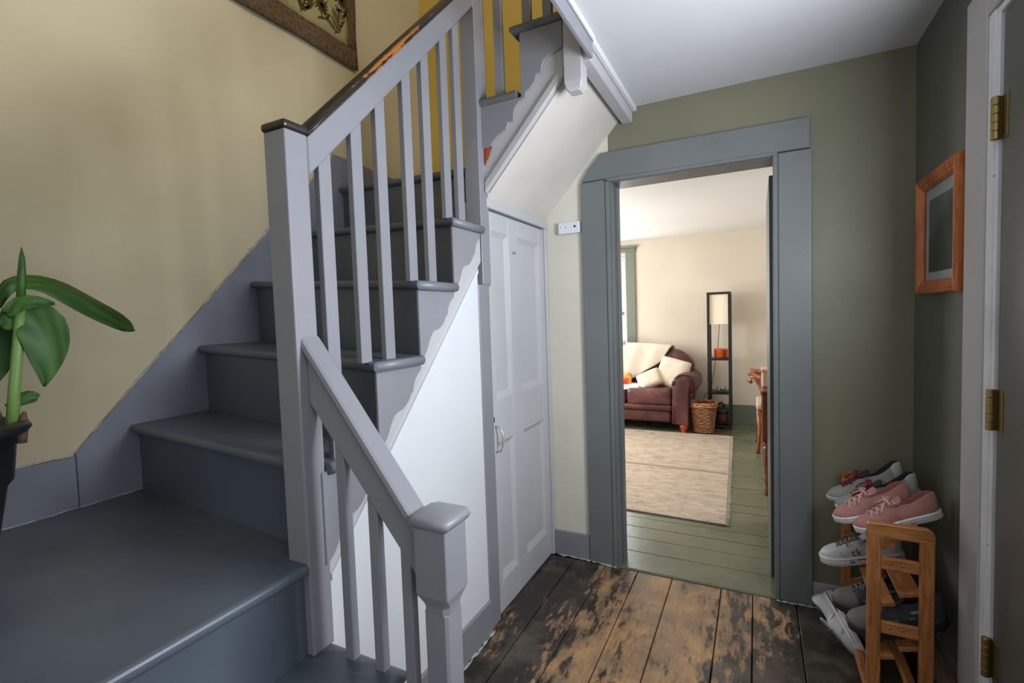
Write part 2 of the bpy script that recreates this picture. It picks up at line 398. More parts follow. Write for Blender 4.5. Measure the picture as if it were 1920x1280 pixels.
# doorway casing
dc = struct(empty('trim_1', (-.29, YW, 0)), 'wide gray flat casing around the living room doorway')
def DC(n, *a, m=casing_m, bev=.003): return box(n, a[0]+.29, a[1]+.29, a[2]-YW, a[3]-YW, a[4], a[5], m, dc, bev)
DC('casing_board', -.80, -.672, YW-.024, YW, 0, 1.98)
DC('casing_board', .085, .212, YW-.024, YW, 0, 1.975)
hb = prism('casing_board', [(-.795+.29, 1.983), (.205+.29, 1.978), (.205+.29, 2.105), (-.69+.29, 2.112), (-.76+.29, 2.04)], 'Y', -.027, 0, casing_m, dc, .003)
DC('bead', -.672, -.652, YW-.03, YW+.005, 0, 1.975); DC('bead', .066, .085, YW-.03, YW+.005, 0, 1.972); DC('bead', -.672, .085, YW-.03, YW+.005, 1.965, 1.983)
DC('jamb', -.662, -.640, YW-.012, YW+.14, 0, 1.97); DC('jamb', .070, .092, YW-.012, YW+.14, 0, 1.97); DC('jamb', -.66, .09, YW-.012, YW+.14, 1.962, 1.985)
DC('door_stop', -.642, -.628, YW+.05, YW+.085, 0, 1.955)
# open door leaf on the right jamb, swung into the living room
d3 = struct(empty('door_3', (.090, YW+.145, 0)), 'dark gray open door seen edge on in the doorway')
box('leaf', -.036, 0, 0, .70, .015, 1.925, paint('open_door_paint', rgb(74, 78, 78), rgb(64, 68, 68), .4, 3, .15, 60), d3, .003)
for z in (.3, 1.6): box('hinge', -.004, .006, -.012, .03, z, z+.09, steel, d3)

# closet door wall under the upper flight
XC = -1.02
cw = struct(box('wall_closet', XC-.06, XC-.012, 1.745, YW, 0, 1.79, door_m, None, 0), 'closet front under the upper flight')
cf = struct(empty('trim_2', (XC, 1.75, 0)), 'gray frame around the closet door')
box('frame_board', -.012, .017, -.04, .048, 0, 1.45, lav, cf, .003)
box('frame_board', -.012, .015, -.002, .048, 1.45, 1.82, lav, cf, .002)
box('frame_board', -.012, .018, .672, .70, 0, 1.80, door_m, cf, .003)
box('frame_board', -.012, .024, .045, .70, 1.772, 1.812, door_m, cf, .003)
cd = struct(empty('door_1', (XC, 1.80, 0)), 'pale gray four-panel closet door under the stairs')
dy = .615
for y0, y1 in ((0, .048), (.205, .305), (.555, dy)): box('stile', -.012, .008, y0+.002, y1, .012, 1.765, door_m, cd, .002)
for z0, z1 in ((.012, .15), (.765, .955), (1.685, 1.765)):
    box('rail', -.012, .0075, .048, .205, z0, z1, door_m, cd, .001); box('rail', -.012, .0075, .305, .555, z0, z1, door_m, cd, .001)
for y0, y1 in ((.048, .205), (.305, .555)):
    for z0, z1 in ((.15, .765), (.955, 1.685)):
        c = .022
        vs = [(.006, y0, z0), (.006, y1, z0), (.006, y1, z1), (.006, y0, z1), (-.007, y0+c, z0+c*1.4), (-.007, y1-c, z0+c*1.4), (-.007, y1-c, z1-c), (-.007, y0+c, z1-c)]
        mesh('panel', vs, [[0, 1, 5, 4], [1, 2, 6, 5], [2, 3, 7, 6], [3, 0, 4, 7], [4, 5, 6, 7]], door_m, cd)
hd = tube('handle', [(.008, .022, .845), (.03, .024, .84), (.042, .026, .815), (.045, .026, .79), (.042, .026, .765), (.03, .024, .738), (.008, .022, .732)], [.004, .004, .0045, .0065, .0045, .004, .004], plain('worn_white_metal', rgb(205, 203, 196), .35, .5), cd)
box('keyhole', .007, .0095, .012, .019, .862, .885, black_pt, cd, .001)
tube('hook', [(.008, .25, 1.61), (.02, .25, 1.605), (.022, .25, 1.615)], .003, steel, cd)

# entry door on the right wall, seen at the frame edge
d2 = struct(empty('door_2', (XR, 1.72, 0)), 'dark olive entry door at the white hinge jamb')
for y0, y1, z0, z1 in ((-.20, -.02, .02, 2.035), (-.90, -.765, .02, 2.035)): box('stile', .002, .055, y0, y1, z0, z1, extdoor, d2, .003)
for z0, z1 in ((.02, .22), (.80, .955), (1.24, 1.32), (1.885, 2.035)): box('rail', .002, .055, -.765, -.20, z0, z1, extdoor, d2, .003)
box('panel', .022, .045, -.765, -.20, .22, .80, extdoor, d2, .004)
box('panel', .022, .045, -.765, -.20, .955, 1.24, extdoor, d2, .004)
box('pane', .050, .053, -.765, -.20, 1.32, 1.885, gm, d2, 0)
for z in (.30, .975, 1.725):
    h = tube('hinge', [(-.012, -.022, z), (-.012, -.022, z+.108)], .0078, brass, d2, 16)
    for q in range(5):
        kn = lathe('hinge_knuckle', [(.0085, 0), (.0095, .001), (.0095, .0195), (.0085, .0205)], brass, h, 20, (-.012, -.022, z+q*.0216+.0005))
        for p in kn.data.polygons: p.use_smooth = False
    box('hinge_leaf', -.004, .001, -.022, .018, z, z+.108, brass, h, .0005)
    box('hinge_leaf', -.001, .0025, -.058, -.022, z, z+.108, brass, h, .0005)
t3 = struct(empty('trim_3', (XR, 1.8, 0)), 'pale gray casing of the entry door')
box('casing_board', -.014, 0, -.045, .095, 0, 2.16, extcas, t3, .003)
box('casing_board', -.014, 0, -1.12, -.045, 2.06, 2.16, extcas, t3, .003)
box('casing_board', -.014, 0, -1.12, -1.0, 0, 2.06, extcas, t3, .003)
box('jamb', -.006, .10, -.10, -.045, 0, 2.06, jamb_w, t3, .002)
box('jamb', -.010, -.002, -.085, -.045, 0, 2.06, jamb_w, t3, .003)
box('jamb', -.006, .10, -1.0, -.10, 2.04, 2.06, jamb_w, t3, .002)

# ceiling edge beam over the stair opening
bmw = struct(empty('trim_4', (-.53, 2.0, 2.2)), 'gray painted beam along the ceiling edge')
box('beam', -.055, -.005, -.225, YW-2.0, .037, .112, strm, bmw, .003)
box('bead', -.005, .016, -.235, YW-2.0, .086, .111, white_pl, bmw, .004)
box('bead', .007, .020, -1.9, -.235, .092, .111, white_pl, bmw, .004)
box('fascia', -.006, .008, -1.9, -.235, .036, .45, lav, bmw, .002)
box('fascia', -.02, .0, -.235, YW-2.0, .112, .45, lav, bmw, .002)

# ------------------------------------------------------------ staircase
st = tag(empty('staircase', (-1.4, 1.0, 0)), 'gray painted wooden staircase turning upward beside the cream wall', 'staircase')
st_off = Vector((-1.4, 1.0, 0))
def SP(o):   # part built in world coordinates
    o.parent = st; o.matrix_parent_inverse = Matrix.Translation(-st_off); return o
# tread from a plan polygon [(x,y,z)...]; rounded on the listed edges
def tread(pts, round_edges, t=.030, mat=slate, name='tread'):
    n = len(pts); bm = bmesh.new()
    top = [bm.verts.new(p) for p in pts]; bot = [bm.verts.new((p[0], p[1], p[2]-t)) for p in pts]
    bm.faces.new(top); bm.faces.new(bot[::-1])
    for i in range(n): bm.faces.new([top[i], bot[i], bot[(i+1) % n], top[(i+1) % n]])
    es = []
    for i in round_edges:
        for a in (top, bot):
            e = bm.edges.get((a[i], a[(i+1) % n])); es.append(e)
    bmesh.ops.bevel(bm, geom=es, offset=t*.47, segments=4, affect='EDGES', profile=.5)
    return SP(finish(bm, name, mat, None, False))
def quad_riser(p0, p1, h, t=.02, mat=slate, name='riser', h2=None):
    """vertical board below line p0-p1 (top edge), height h, thickness t going +normal away"""
    a, b = Vector(p0), Vector(p1); d = (b-a); nrm = Vector((-d.y, d.x, 0)).normalized()*t
    v = []
    for q, hq in ((a, h), (b, h if h2 is None else h2)):
        for k in (Vector(), nrm):
            v += [q+k, q+k-Vector((0, 0, hq))]
    # order: a0 a0d a1 a1d b0 b0d b1 b1d
    f = [[0, 1, 5, 4], [2, 3, 7, 6], [0, 2, 6, 4], [1, 3, 7, 5], [0, 1, 3, 2], [4, 5, 7, 6]]
    return SP(mesh(name, v, f, mat))
XO = -1.0; RH = .24
YS = -.35                    # near end of the platform and bottom steps
# bottom steps T1, T2 climbing to the left
tread([(-.515, .885, .239), (-.515, YS, .239), (-.78, YS, .239), (-.78, .885, .239)], [0, 3])
tread([(-.755, .888, .478), (-.755, YS, .478), (-1.03, YS, .478), (-1.03, .888, .478)], [0, 3])
quad_riser((-.54, YS, .21), (-.54, .87, .21), .21); quad_riser((-.78, YS, .449), (-.78, .87, .449), .21)
quad_riser((-1.022, YS, .689), (-1.022, .83, .689), .211)
SP(box('stringer', -1.02, -.54, .855, .868, 0, .21, lav)); SP(box('stringer', -1.02, -.78, .855, .868, .21, .449, lav))
# platform T3: two boards with a joint at x=-1.495
tread([(-1.0, .822, .717), (-1.0, YS, .717), (-1.494, YS, .717), (-1.494, .96, .717), (-1.075, .91, .717), (-1.075, .822, .717)], [0])
tread([(-1.497, .96, .717), (-1.497, YS, .717), (-2.08, YS, .717), (-2.08, 1.03, .717)], [])
SP(box('riser', -2.06, -1.02, YS+.02, YS+.04, 0, .687, slate))
# flight along the left wall: (outer nose y, z), (wall nose y, z)
TR = {4: ((.845, .956), (.950, .966)), 5: ((1.060, 1.199), (1.215, 1.240)), 6: ((1.275, 1.444), (1.470, 1.517)), 7: ((1.497, 1.683), (1.735, 1.775)), 8: ((1.715, 1.925), (2.035, 2.062))}
XN = -.978
def nose(k, x):
    (yo, zo), (yl, zl) = TR[k]; u = (x-XN)/(XL-XN); return (x, lerp(yo, yl, u), lerp(zo, zl, u))
for k in (4, 5, 6, 7):
    a, b = nose(k, XN), nose(k, XL)
    c, d = nose(k+1, XL), nose(k+1, XN)
    if k == 4: a = nose(k, -1.075)
    pts = [a, b, (XL, c[1]+.035, b[2]), (XN, d[1]+.028 if k < 7 else 1.735, nose(k, XN)[2])]
    if k == 4: pts += [(XN, .89, a[2]), (-1.075, .89, a[2])]
    tread(pts, [0, 3] if k == 4 else [0, 3] if k == 7 else [0, 2])
# fix rounding order: edge 0 is the nosing, the edge on x=XN is the return
a, b = nose(8, -1.06), nose(8, XL)
tread([a, b, (XL, YB, 2.06), (-.96, YB, 1.93), (-.99, 1.80, 1.925), (-1.06, 1.80, 1.93)], [0])
for k in (4, 5, 6, 7, 8):
    off = .030
    xo = -1.0045 if k != 8 else -1.06
    if k == 4: xo = -1.07
    p0 = nose(k, XL); p1 = nose(k, xo)
    dz = .029
    hh = RH+.03
    quad_riser((p1[0], p1[1]+off, p1[2]-dz), (p0[0], p0[1]+off, p0[2]-dz), (p1[2]-dz)-(nose(k-1, xo)[2] if k > 4 else .717)+.006, -.018, slate, 'riser', (p0[2]-dz)-(nose(k-1, XL)[2] if k > 4 else .717)+.006)
# upper flight T9, T10 climbing to the right
YU = 1.785
uptr = paint('upper_tread_gray', rgb(104, 104, 104), rgb(94, 94, 94), .4, 3, .15, 60, .5)
tread([(-1.03, YU-.028, 2.198), (-.835, YU-.028, 2.198), (-.80, YB, 2.198), (-1.03, YB, 2.198)], [0, 3], .030, uptr)
tread([(-.852, YU-.028, 2.44), (-.635, YU-.028, 2.44), (-.60, YB, 2.44), (-.852, YB, 2.44)], [0, 3], .030, uptr)
tread([(-.66, YU-.0, 2.67), (-.525, YU, 2.67), (-.525, YB, 2.67), (-.66, YB, 2.67)], [3])
SP(box('riser', -1.0, -.982, YU+.005, YB, 1.90, 2.17, slate)); SP(box('riser', -.825, -.807, YU+.005, YB, 2.16, 2.411, slate)); SP(box('riser', -.635, -.62, YU+.005, YB, 2.40, 2.64, slate))
retm = paint('return_slate_lit', rgb(122, 125, 132), rgb(112, 114, 120), .4, 3, .15, 60, .5)  # slate made lighter: side light on the tread ends put into the colour
def ret(p0, p1):
    SP(tube('return_nosing', [p0, p1], .0158, retm, None, 12))
for k in (5, 6, 7):
    ya = TR[k][0][0]+.012; yb = TR[k+1][0][0]+.022 if k < 7 else 1.728; zz = TR[k][0][1]-.015
    ret((XN-.010, ya, zz), (XN-.010, yb, zz))
ret((XN-.010, .895, TR[4][0][1]-.015), (XN-.010, 1.082, TR[4][0][1]-.015))
# skirt boards on the left wall
SP(prism('skirt_board', [(YS, .70), (.787, .70), (.787, .893), (YS, .898)], 'X', XL, XL+.016, lav_d, None, .003))
SP(prism('skirt_board', [(.789, .70), (1.05, .70), (2.30, 1.95), (2.30, 2.225), (2.02, 2.235), (.789, .905)], 'X', XL, XL+.016, lav_d, None, .003))
SP(prism('skirt_board', [(2.302, 1.95), (YB, 1.95), (YB, 2.205), (2.302, 2.22)], 'X', XL, XL+.016, lav_d, None, .003))
# outer stringer of the lower flight with spandrel edge line
def spl(y): return lerp(.714, 1.473, (y-.944)/(1.669-.944))
pts = [(.888, spl(.888)), (1.70, spl(1.70)), (1.735, spl(1.735)), (1.735, 1.655), (1.545, 1.655), (1.545, 1.415), (1.322, 1.415), (1.322, 1.17), (1.108, 1.17), (1.108, .927), (.888, .927)]
SP(prism('stringer', pts, 'X', -1.016, -1.004, strm))
SP(prism('stringer_bead', [(.888, spl(.888)-.012), (1.70, spl(1.70)-.012), (1.70, spl(1.70)+.006), (.888, spl(.888)+.006)], 'X', -1.01, -.996, white_pl))
# scalloped brackets (outline follows the photographed curve), one under each return
BR = [(.028, .004), (.243, .004), (.245, -.006), (.238, -.025), (.222, -.036), (.208, -.051), (.199, -.068), (.194, -.089), (.184, -.094), (.172, -.112), (.158, -.125), (.141, -.135), (.112, -.141), (.099, -.150), (.086, -.166), (.076, -.185), (.062, -.208), (.049, -.223), (.028, -.238)]
for k, s in ((4, 1), (5, 1), (6, 1), (7, .93)):
    y0 = TR[k][0][0]; z0 = TR[k][0][1]-.026
    SP(prism('bracket', [(y0+p[0]*s, z0+p[1]) for p in BR], 'X', -1.004, -.994, lav, None, .0015))
# upper flight: outer stringer, soffit, bracket board
def sof(x): return 1.832+1.085*(x+.996)
SP(prism('stringer', [(-1.0, 1.83), (-.995, sof(-.995)), (-.64, sof(-.64)), (-.64, 2.415), (-.815, 2.415), (-.815, 2.17), (-1.0, 2.17)], 'Y', YU, YU+.03, strm))
SP(prism('stringer_bead', [(-.995, sof(-.995)-.005), (-.64, sof(-.64)-.005), (-.64, sof(-.64)+.035), (-.995, sof(-.995)+.035)], 'Y', YU-.010, YU+.01, strm, None, .002))
SC = [(-.641, 2.41), (-.64, 2.313), (-.652, 2.309), (-.695, 2.297), (-.716, 2.283), (-.727, 2.262), (-.730, 2.244), (-.749, 2.240), (-.756, 2.214), (-.775, 2.196), (-.797, 2.184), (-.799, 2.165), (-.824, 2.155), (-.845, 2.134), (-.852, 2.110), (-.854, 2.088), (-.874, 2.086), (-.886, 2.062), (-.924, 2.044), (-.945, 2.026), (-.958, 2.008), (-.998, 2.004), (-.998, 2.17), (-.817, 2.17), (-.817, 2.41)]
SP(prism('bracket', SC, 'Y', YU-.012, YU-.001, lav, None, .0015))
SP(mesh('broken_wood', [(-.998, YU-.003, 2.004), (-.955, YU-.003, 2.008), (-.968, YU-.003, 1.985), (-.972, YU-.003, 1.97), (-.985, YU-.003, 1.955), (-.99, YU-.003, 1.935), (-.998, YU-.003, 1.95)], [[0, 1, 2, 3, 4, 5, 6]], wood('raw_wood', rgb(190, 96, 44), rgb(110, 44, 20), 'Z', .6, 20)))
sf = struct(prism('ceiling_stair_soffit', [(-1.02, sof(-1.02)-.0), (-.53, sof(-.53)), (-.53, sof(-.53)+.03), (-1.02, sof(-1.02)+.03)], 'Y', YU+.02, YW+.002, soffit_m), 'sloping pale plaster soffit under the upper flight')
# spandrel
sp = struct(prism('wall_spandrel', [(.872, 0), (1.712, 0), (1.712, spl(1.712)-.004), (.872, spl(.872)-.004)], 'X', -1.04, -1.008, white_pl), 'white plaster triangle wall under the stair stringer')
struct(box('baseboard_spandrel', -1.01, -.995, .89, 1.71, 0, .135, lav), 'gray baseboard under the white stair wall')

# posts and rails
nt_ = SP(box('newel_post', -1.075, -1.0, .822, .888, .478, 1.785, lav, None, .004, 2))
def sub(o, parent): o.parent = parent; o.matrix_parent_inverse = parent.matrix_parent_inverse.copy() if False else Matrix(); return o
box('post_cap', -1.080, -.995, .817, .893, 1.785, 1.806, dark_rail, nt_, .008, 3)
# lower newel: square head, lamb's-tongue stops, chamfered shaft, rounded cap
def newel_rows(cx, cy, prof):
    rows = []
    for z, h, c in prof:
        q = [(h, h-c), (h-c, h), (-h+c, h), (-h, h-c), (-h, -h+c), (-h+c, -h), (h-c, -h), (h, -h+c)]
        rows.append([(cx+a, cy+b, z) for a, b in q])
    return rows
nl = grid('newel_post', newel_rows(-.632, .868, [(.239, .031, .006), (.672, .031, .006), (.674, .031, .009), (.69, .033, .012), (.702, .0365, .008), (.714, .041, .003), (.72, .0415, .002), (.872, .0415, .002)]), lav, None, True, True, False); SP(nl)
grid('post_cap', newel_rows(-.632, .868, [(.866, .044, .004), (.872, .050, .006), (.880, .054, .010), (.888, .053, .012), (.893, .046, .014), (.897, .028, .012)]), lav, nl, True, True, True)
# upper newel with pendant drop
nu = grid('newel_post', newel_rows(0, 0, [(1.43, .012, .003), (1.437, .026, .004), (1.455, .034, .002), (1.46, .034, .002), (2.95, .034, .002)]), lav, None, True, True, False)
nu.data.transform(Matrix.Translation((-1.032, 1.775, 0))); SP(nu)
# upper handrail: board + dark worn cap
def rail_z(y): return lerp(1.692, 2.562, (y-.894)/(1.753-.894))
def rail_top(y): return lerp(1.798, 2.655, (y-.903)/(1.753-.903))
SP(prism('handrail_board', [(.888, rail_z(.888)), (1.742, rail_z(1.742)), (1.742, rail_top(1.742)), (.888, rail_top(.888))], 'X', -1.040, -.999, lav, None, .003))
rows = []
for y in [.888+i*(1.742-.888)/14 for i in range(15)]:
    z = rail_top(y)
    rows.append([(x, y, z+dz) for x, dz in ((-1.046, .0), (-1.050, .008), (-1.044, .019), (-1.032, .025), (-1.010, .025), (-.998, .019), (-.992, .008), (-.995, 0))])
SP(grid('handrail', rows, dark_rail, None, True, True, True))
# upper balusters (y centre, tread)
def baluster(x, y, z0, z1, wx=.020, wy=.042, mat=lav):
    return SP(box('baluster', x-wx/2, x+wx/2, y-wy/2, y+wy/2, z0, z1, mat, None, .0015))
for y, k in ((.945, 4), (1.064, 5), (1.168, 5), (1.299, 6), (1.405, 6), (1.522, 7), (1.610, 7)):
    baluster(-1.014, y, TR[k][0][1]-.002, rail_z(y)+.03)
for x, z in ((-1.012, 2.198), (-.923, 2.198), (-.795, 2.44), (-.708, 2.44)):
    baluster(x, YU+.022, z-.002, z+.95, .036, .022)
# lower handrail between the posts
def lrt(x): return 1.326-1.278*(x+1.033)
SP(prism('handrail_board', [(-1.0, lrt(-1.0)-.030), (-.668, lrt(-.668)-.030), (-.668, lrt(-.668)-.145), (-1.0, lrt(-1.0)-.165)], 'Y', .850, .880, lav, None, .003))
rows = []
for x in [-1.0+i*(.335)/8 for i in range(9)]:
    z = lrt(x); rows.append([(x, y, z+d) for y, d in ((.838, -.034), (.834, -.022), (.836, -.006), (.842, 0), (.888, 0), (.894, -.006), (.896, -.022), (.892, -.034))])
SP(grid('handrail', rows, lav, None, True, True, False))
for x, z in ((-.912, .478), (-.815, .478), (-.722, .239)):
    baluster(x, .865, z-.002, lrt(x)-.10, .028, .022)
# pendant post at the top landing
dp = grid('newel_post', newel_rows(0, 0, [(2.140, .022, .006), (2.150, .030, .004), (2.175, .034, .002), (2.9, .034, .002)]), strm, None, True, True, False)
dp.data.transform(Matrix.Translation((-.598, 1.79, 0))); SP(dp)

# ------------------------------------------------------------ tapestry on the left wall
def tapestry_mat():
    m, nt, b = base_mat('tapestry_field'); v = coords(nt, (0, 1, 1), 'Position')
    vo = N(nt, 'ShaderNodeTexVoronoi'); vo.inputs['Scale'].default_value = 7.5; vo.inputs['Randomness'].default_value = .55
    nz = N(nt, 'ShaderNodeTexNoise'); nz.inputs['Scale'].default_value = 16; nt.links.new(v, nz.inputs['Vector'])
    va = N(nt, 'ShaderNodeVectorMath', operation='MULTIPLY_ADD'); nt.links.new(nz.outputs['Color'], va.inputs[0]); va.inputs[1].default_value = (.05, .05, .05); nt.links.new(v, va.inputs[2])
    nt.links.new(va.outputs[0], vo.inputs['Vector'])
    wv = N(nt, 'ShaderNodeTexWave'); wv.inputs['Scale'].default_value = 16; wv.inputs['Distortion'].default_value = 9; wv.inputs['Detail'].default_value = 3
    nt.links.new(coords(nt, (0, 1.3, .7), 'Position', (.6, 0, 0)), wv.inputs['Vector'])
    blob = ramp(nt, vo.outputs['Distance'], [(.56, G1), (.66, G0)])
    leaf = ramp(nt, wv.outputs['Fac'], [(.34, G0), (.44, G1)])
    f = mth(nt, 'MULTIPLY', blob, leaf)
    th = noise(nt, v, 260, 2)
    c = mix(nt, f, mix(nt, th, rgb(172, 158, 104), rgb(150, 138, 88)), mix(nt, th, rgb(74, 56, 28), rgb(98, 76, 40)))
    nt.links.new(c, b.inputs['Base Color']); b.inputs['Roughness'].default_value = .9; bump(nt, b, th, .5, .002); return m
def tap_border():
    m, nt, b = base_mat('tapestry_border'); v = coords(nt)
    n = noise(nt, v, 55, 4, .7)
    nt.links.new(ramp(nt, n, [(.35, rgb(60, 44, 28)), (.5, rgb(88, 68, 46)), (.68, rgb(108, 88, 58))]), b.inputs['Base Color'])
    b.inputs['Roughness'].default_value = .9; bump(nt, b, noise(nt, v, 260, 2), .5, .002); return m
tp = tag(empty('tapestry', (XL+.012, 1.8, 3.2)), 'dark-bordered floral tapestry hanging on the cream stair wall', 'tapestry')
def tap_piece(name, y0, y1, z0, z1, mat, x=.0):
    ny, nz = max(3, int((y1-y0)/.035)), max(3, int((z1-z0)/.05)); rows = []
    for i in range(ny+1):
        y = lerp(y0, y1, i/ny); r = []
        for j in range(nz+1):
            z = lerp(z0, z1, j/nz)
            wob = .004*math.sin(y*23)+.003*math.sin(z*17+y*5)
            low = .003*math.sin(y*11+.6)*(1-min(1, (z-2.75)/.3))+.02*(y-2.22)*0
            r.append((x+.004+abs(wob), y-1.8, z+low-3.2))
        rows.append(r)
    return grid(name, rows, mat, tp, thick=.005)
tb = tap_border()
def field_mat():
    m, nt, b = base_mat('tapestry_ground'); v = coords(nt); th = noise(nt, v, 240, 2)
    nt.links.new(mix(nt, noise(nt, v, 12, 4, .6), mix(nt, th, rgb(176, 164, 112), rgb(152, 142, 94)), rgb(138, 132, 88)), b.inputs['Base Color'])
    b.inputs['Roughness'].default_value = .9; bump(nt, b, th, .5, .002); return m
tap_piece('field', .98, 2.155, 2.872, 4.3, field_mat())
br1 = plain('woven_brown', rgb(78, 60, 32), .9, 0, .2, .5, 300); br2 = plain('woven_umber', rgb(98, 82, 50), .9, 0, .2, .5, 300)
def spray(cy, cz, a0, size, mat, kind):
    V, F = [], []
    def lf(y, z, a, l, w):
        o = len(V); n = 5
        for i in range(n+1):
            t = i/n; ww = w*math.sin(PI*min(1, t*.92+.06))**.8
            yy, zz = y+math.cos(a+.35*t)*l*t, z+math.sin(a+.35*t)*l*t
            V.append((.0135, yy-math.sin(a)*ww-1.8, zz+math.cos(a)*ww-3.2)); V.append((.0135, yy+math.sin(a)*ww-1.8, zz-math.cos(a)*ww-3.2))
        for i in range(n): F.append([o+2*i, o+2*i+1, o+2*i+3, o+2*i+2])
    if kind:      # round flower head of petals on a stem
        for k in range(13): lf(cy, cz, 2*PI*k/13, size*(.55 if k % 2 else .42), size*.055)
        lf(cy, cz, a0+PI, size*1.1, size*.03)
        for k in (-1, 1): lf(cy+math.cos(a0+PI)*size*.6, cz+math.sin(a0+PI)*size*.6, a0+PI/2*k*.8, size*.55, size*.07)
    else:         # leafy branch
        lf(cy-math.cos(a0)*size*.7, cz-math.sin(a0)*size*.7, a0-.1, size*1.7, size*.035)
        for k in range(6):
            t = -.5+k*.22; y, z = cy+math.cos(a0)*size*t, cz+math.sin(a0)*size*t
            for sd in (-1, 1): lf(y, z, a0+sd*random.uniform(.55, .95), size*random.uniform(.5, .75), size*.07)
    mesh('motif', V, F, mat, tp)
for i in range(10):
    for j in range(9):
        cy = 2.085-i*.112+(j % 2)*.03; cz = 2.955+j*.150+(i % 2)*.045
        if cy < 1.05 or cz > 4.2: continue
        spray(cy, cz, PI/2+random.uniform(-.6, .6), .108, br1 if (i+j) % 3 else br2, (i+j) % 2)
tap_piece('border', .90, 2.222, 2.762, 2.874, tb, .002); tap_piece('border', 2.152, 2.222, 2.874, 4.4, tb, .002)
tap_piece('border', .90, .985, 2.874, 4.4, tb, .002); tap_piece('border', .985, 2.152, 4.29, 4.4, tb, .002)

# ------------------------------------------------------------ picture, wall box
pf = tag(empty('framed_picture', (XR, 2.115, 1.553)), 'small framed forest print in ridged wooden frame on dark olive wall', 'picture')
hw, hh_ = .205, .207
def fr(name, a, b, mat, t=.046):
    """one moulding stick between outer corners a and b (y,z), mitred, ridged"""
    prof = [(0, 0), (.0, -.022), (.006, -.030), (.012, -.026), (.016, -.029), (.021, -.025), (.026, -.027), (.031, -.022), (.037, -.023), (t, -.014), (t, 0)]
    d = Vector((b[0]-a[0], b[1]-a[1])).normalized(); n = Vector((-d.y, d.x))
    if n.dot(Vector((-a[0]-b[0], -a[1]-b[1]))) < 0: n = -n
    rows = []
    for p, sgn in ((a, 1), (b, -1)):
        rows.append([(q[1]-.001, p[0]+n.x*q[0]+d.x*sgn*q[0], p[1]+n.y*q[0]+d.y*sgn*q[0]) for q in prof])
    return grid(name, rows, mat, pf, True, True, False)
cs = [(-hw, -hh_), (hw, -hh_), (hw, hh_), (-hw, hh_)]
for i in range(4): fr('frame_stick', cs[i], cs[(i+1) % 4], honey)
box('mat_board', -.008, -.004, -hw+.04, hw-.04, -hh_+.04, hh_-.04, plain('mat_board', rgb(205, 208, 206), .8), pf, 0)
def print_mat():
    m, nt, b = base_mat('forest_print'); v = coords(nt, kind='Object')
    sp_ = N(nt, 'ShaderNodeSeparateXYZ'); nt.links.new(v, sp_.inputs[0])
    n = noise(nt, coords(nt, (1, 26, 5), 'Object'), 1.0, 5, .7)
    h = mth(nt, 'ADD', mth(nt, 'MULTIPLY', sp_.outputs[2], 4.5), mth(nt, 'MULTIPLY', sp_.outputs[1], 2.4))
    f = ramp(nt, mth(nt, 'ADD', h, mth(nt, 'MULTIPLY', n, .9)), [(.50, G0), (.78, G1)])
    nt.links.new(mix(nt, f, mix(nt, n, rgb(26, 34, 28), rgb(56, 66, 50)), mix(nt, n, rgb(112, 120, 112), rgb(96, 104, 92))), b.inputs['Base Color'])
    b.inputs['Roughness'].default_value = .5; return m
box('print', -.0105, -.008, -hw+.088, hw-.088, -hh_+.075, hh_-.088, print_mat(), pf, 0)
gl, gn, gbs = base_mat('picture_glass'); gbs.inputs['Transmission Weight'].default_value = 1; gbs.inputs['Roughness'].default_value = .02; gbs.inputs['IOR'].default_value = 1.1
box('glass', -.0125, -.0115, -hw+.04, hw-.04, -hh_+.04, hh_-.04, gl, pf, 0)

wb = tag(empty('wall_chime', (-.868, YW, 1.763)), 'small white plastic box on wall strip beside gray door casing', 'detector')
box('housing', -.058, .058, -.028, 0, -.030, .030, white_pt, wb, .004, 2)
for x, r in ((-.042, .003), (-.015, .0035), (.033, .006)):
    tube('port', [(x, -.0275, .004), (x, -.0295, .004)], r, black_pt if r > .005 else plain('port_gray', rgb(160, 160, 165), .5), wb, 10)

# ------------------------------------------------------------ plant
leaf_m, lnt, lb = base_mat('leaf_green')
lv = coords(lnt, kind='Object')
lw_ = N(lnt, 'ShaderNodeTexWave'); lw_.inputs['Scale'].default_value = 26; lw_.inputs['Distortion'].default_value = 1.5; lnt.links.new(lv, lw_.inputs['Vector'])
lnt.links.new(mix(lnt, mth(lnt, 'MULTIPLY', lw_.outputs['Fac'], .5), mix(lnt, noise(lnt, lv, 9, 4), rgb(52, 88, 34), rgb(36, 66, 28)), rgb(72, 108, 46)), lb.inputs['Base Color'])
lb.inputs['Roughness'].default_value = .5; lb.inputs['Specular IOR Level'].default_value = .25
stalk_m = plain('stalk_green', rgb(108, 138, 70), .45); husk_m = plain('dry_husk', rgb(92, 70, 48), .8)
PX, PY, PZ = -1.66, .380, .717
pl = tag(empty('potted_plant', (PX, PY, PZ)), 'broad-leaved green plant in black plastic pot on stair platform', 'plant')
def pp(y, z, x=PX): return Vector((x-PX, y-PY, z-PZ))
pot = lathe('pot', [(.068, 0), (.075, .02), (.112, .235), (.124, .25), (.136, .36), (.155, .362), (.163, .374), (.155, .388), (.140, .388), (.132, .34), (.0, .335)], plain('black_pot_plastic', rgb(30, 30, 33), .35), pl, 32)
lathe('soil', [(.124, .335), (.122, .352), (.06, .362), (0.001, .36)], plain('soil', rgb(50, 38, 28), .95, 0, .2, 1, 60), pl, 20)
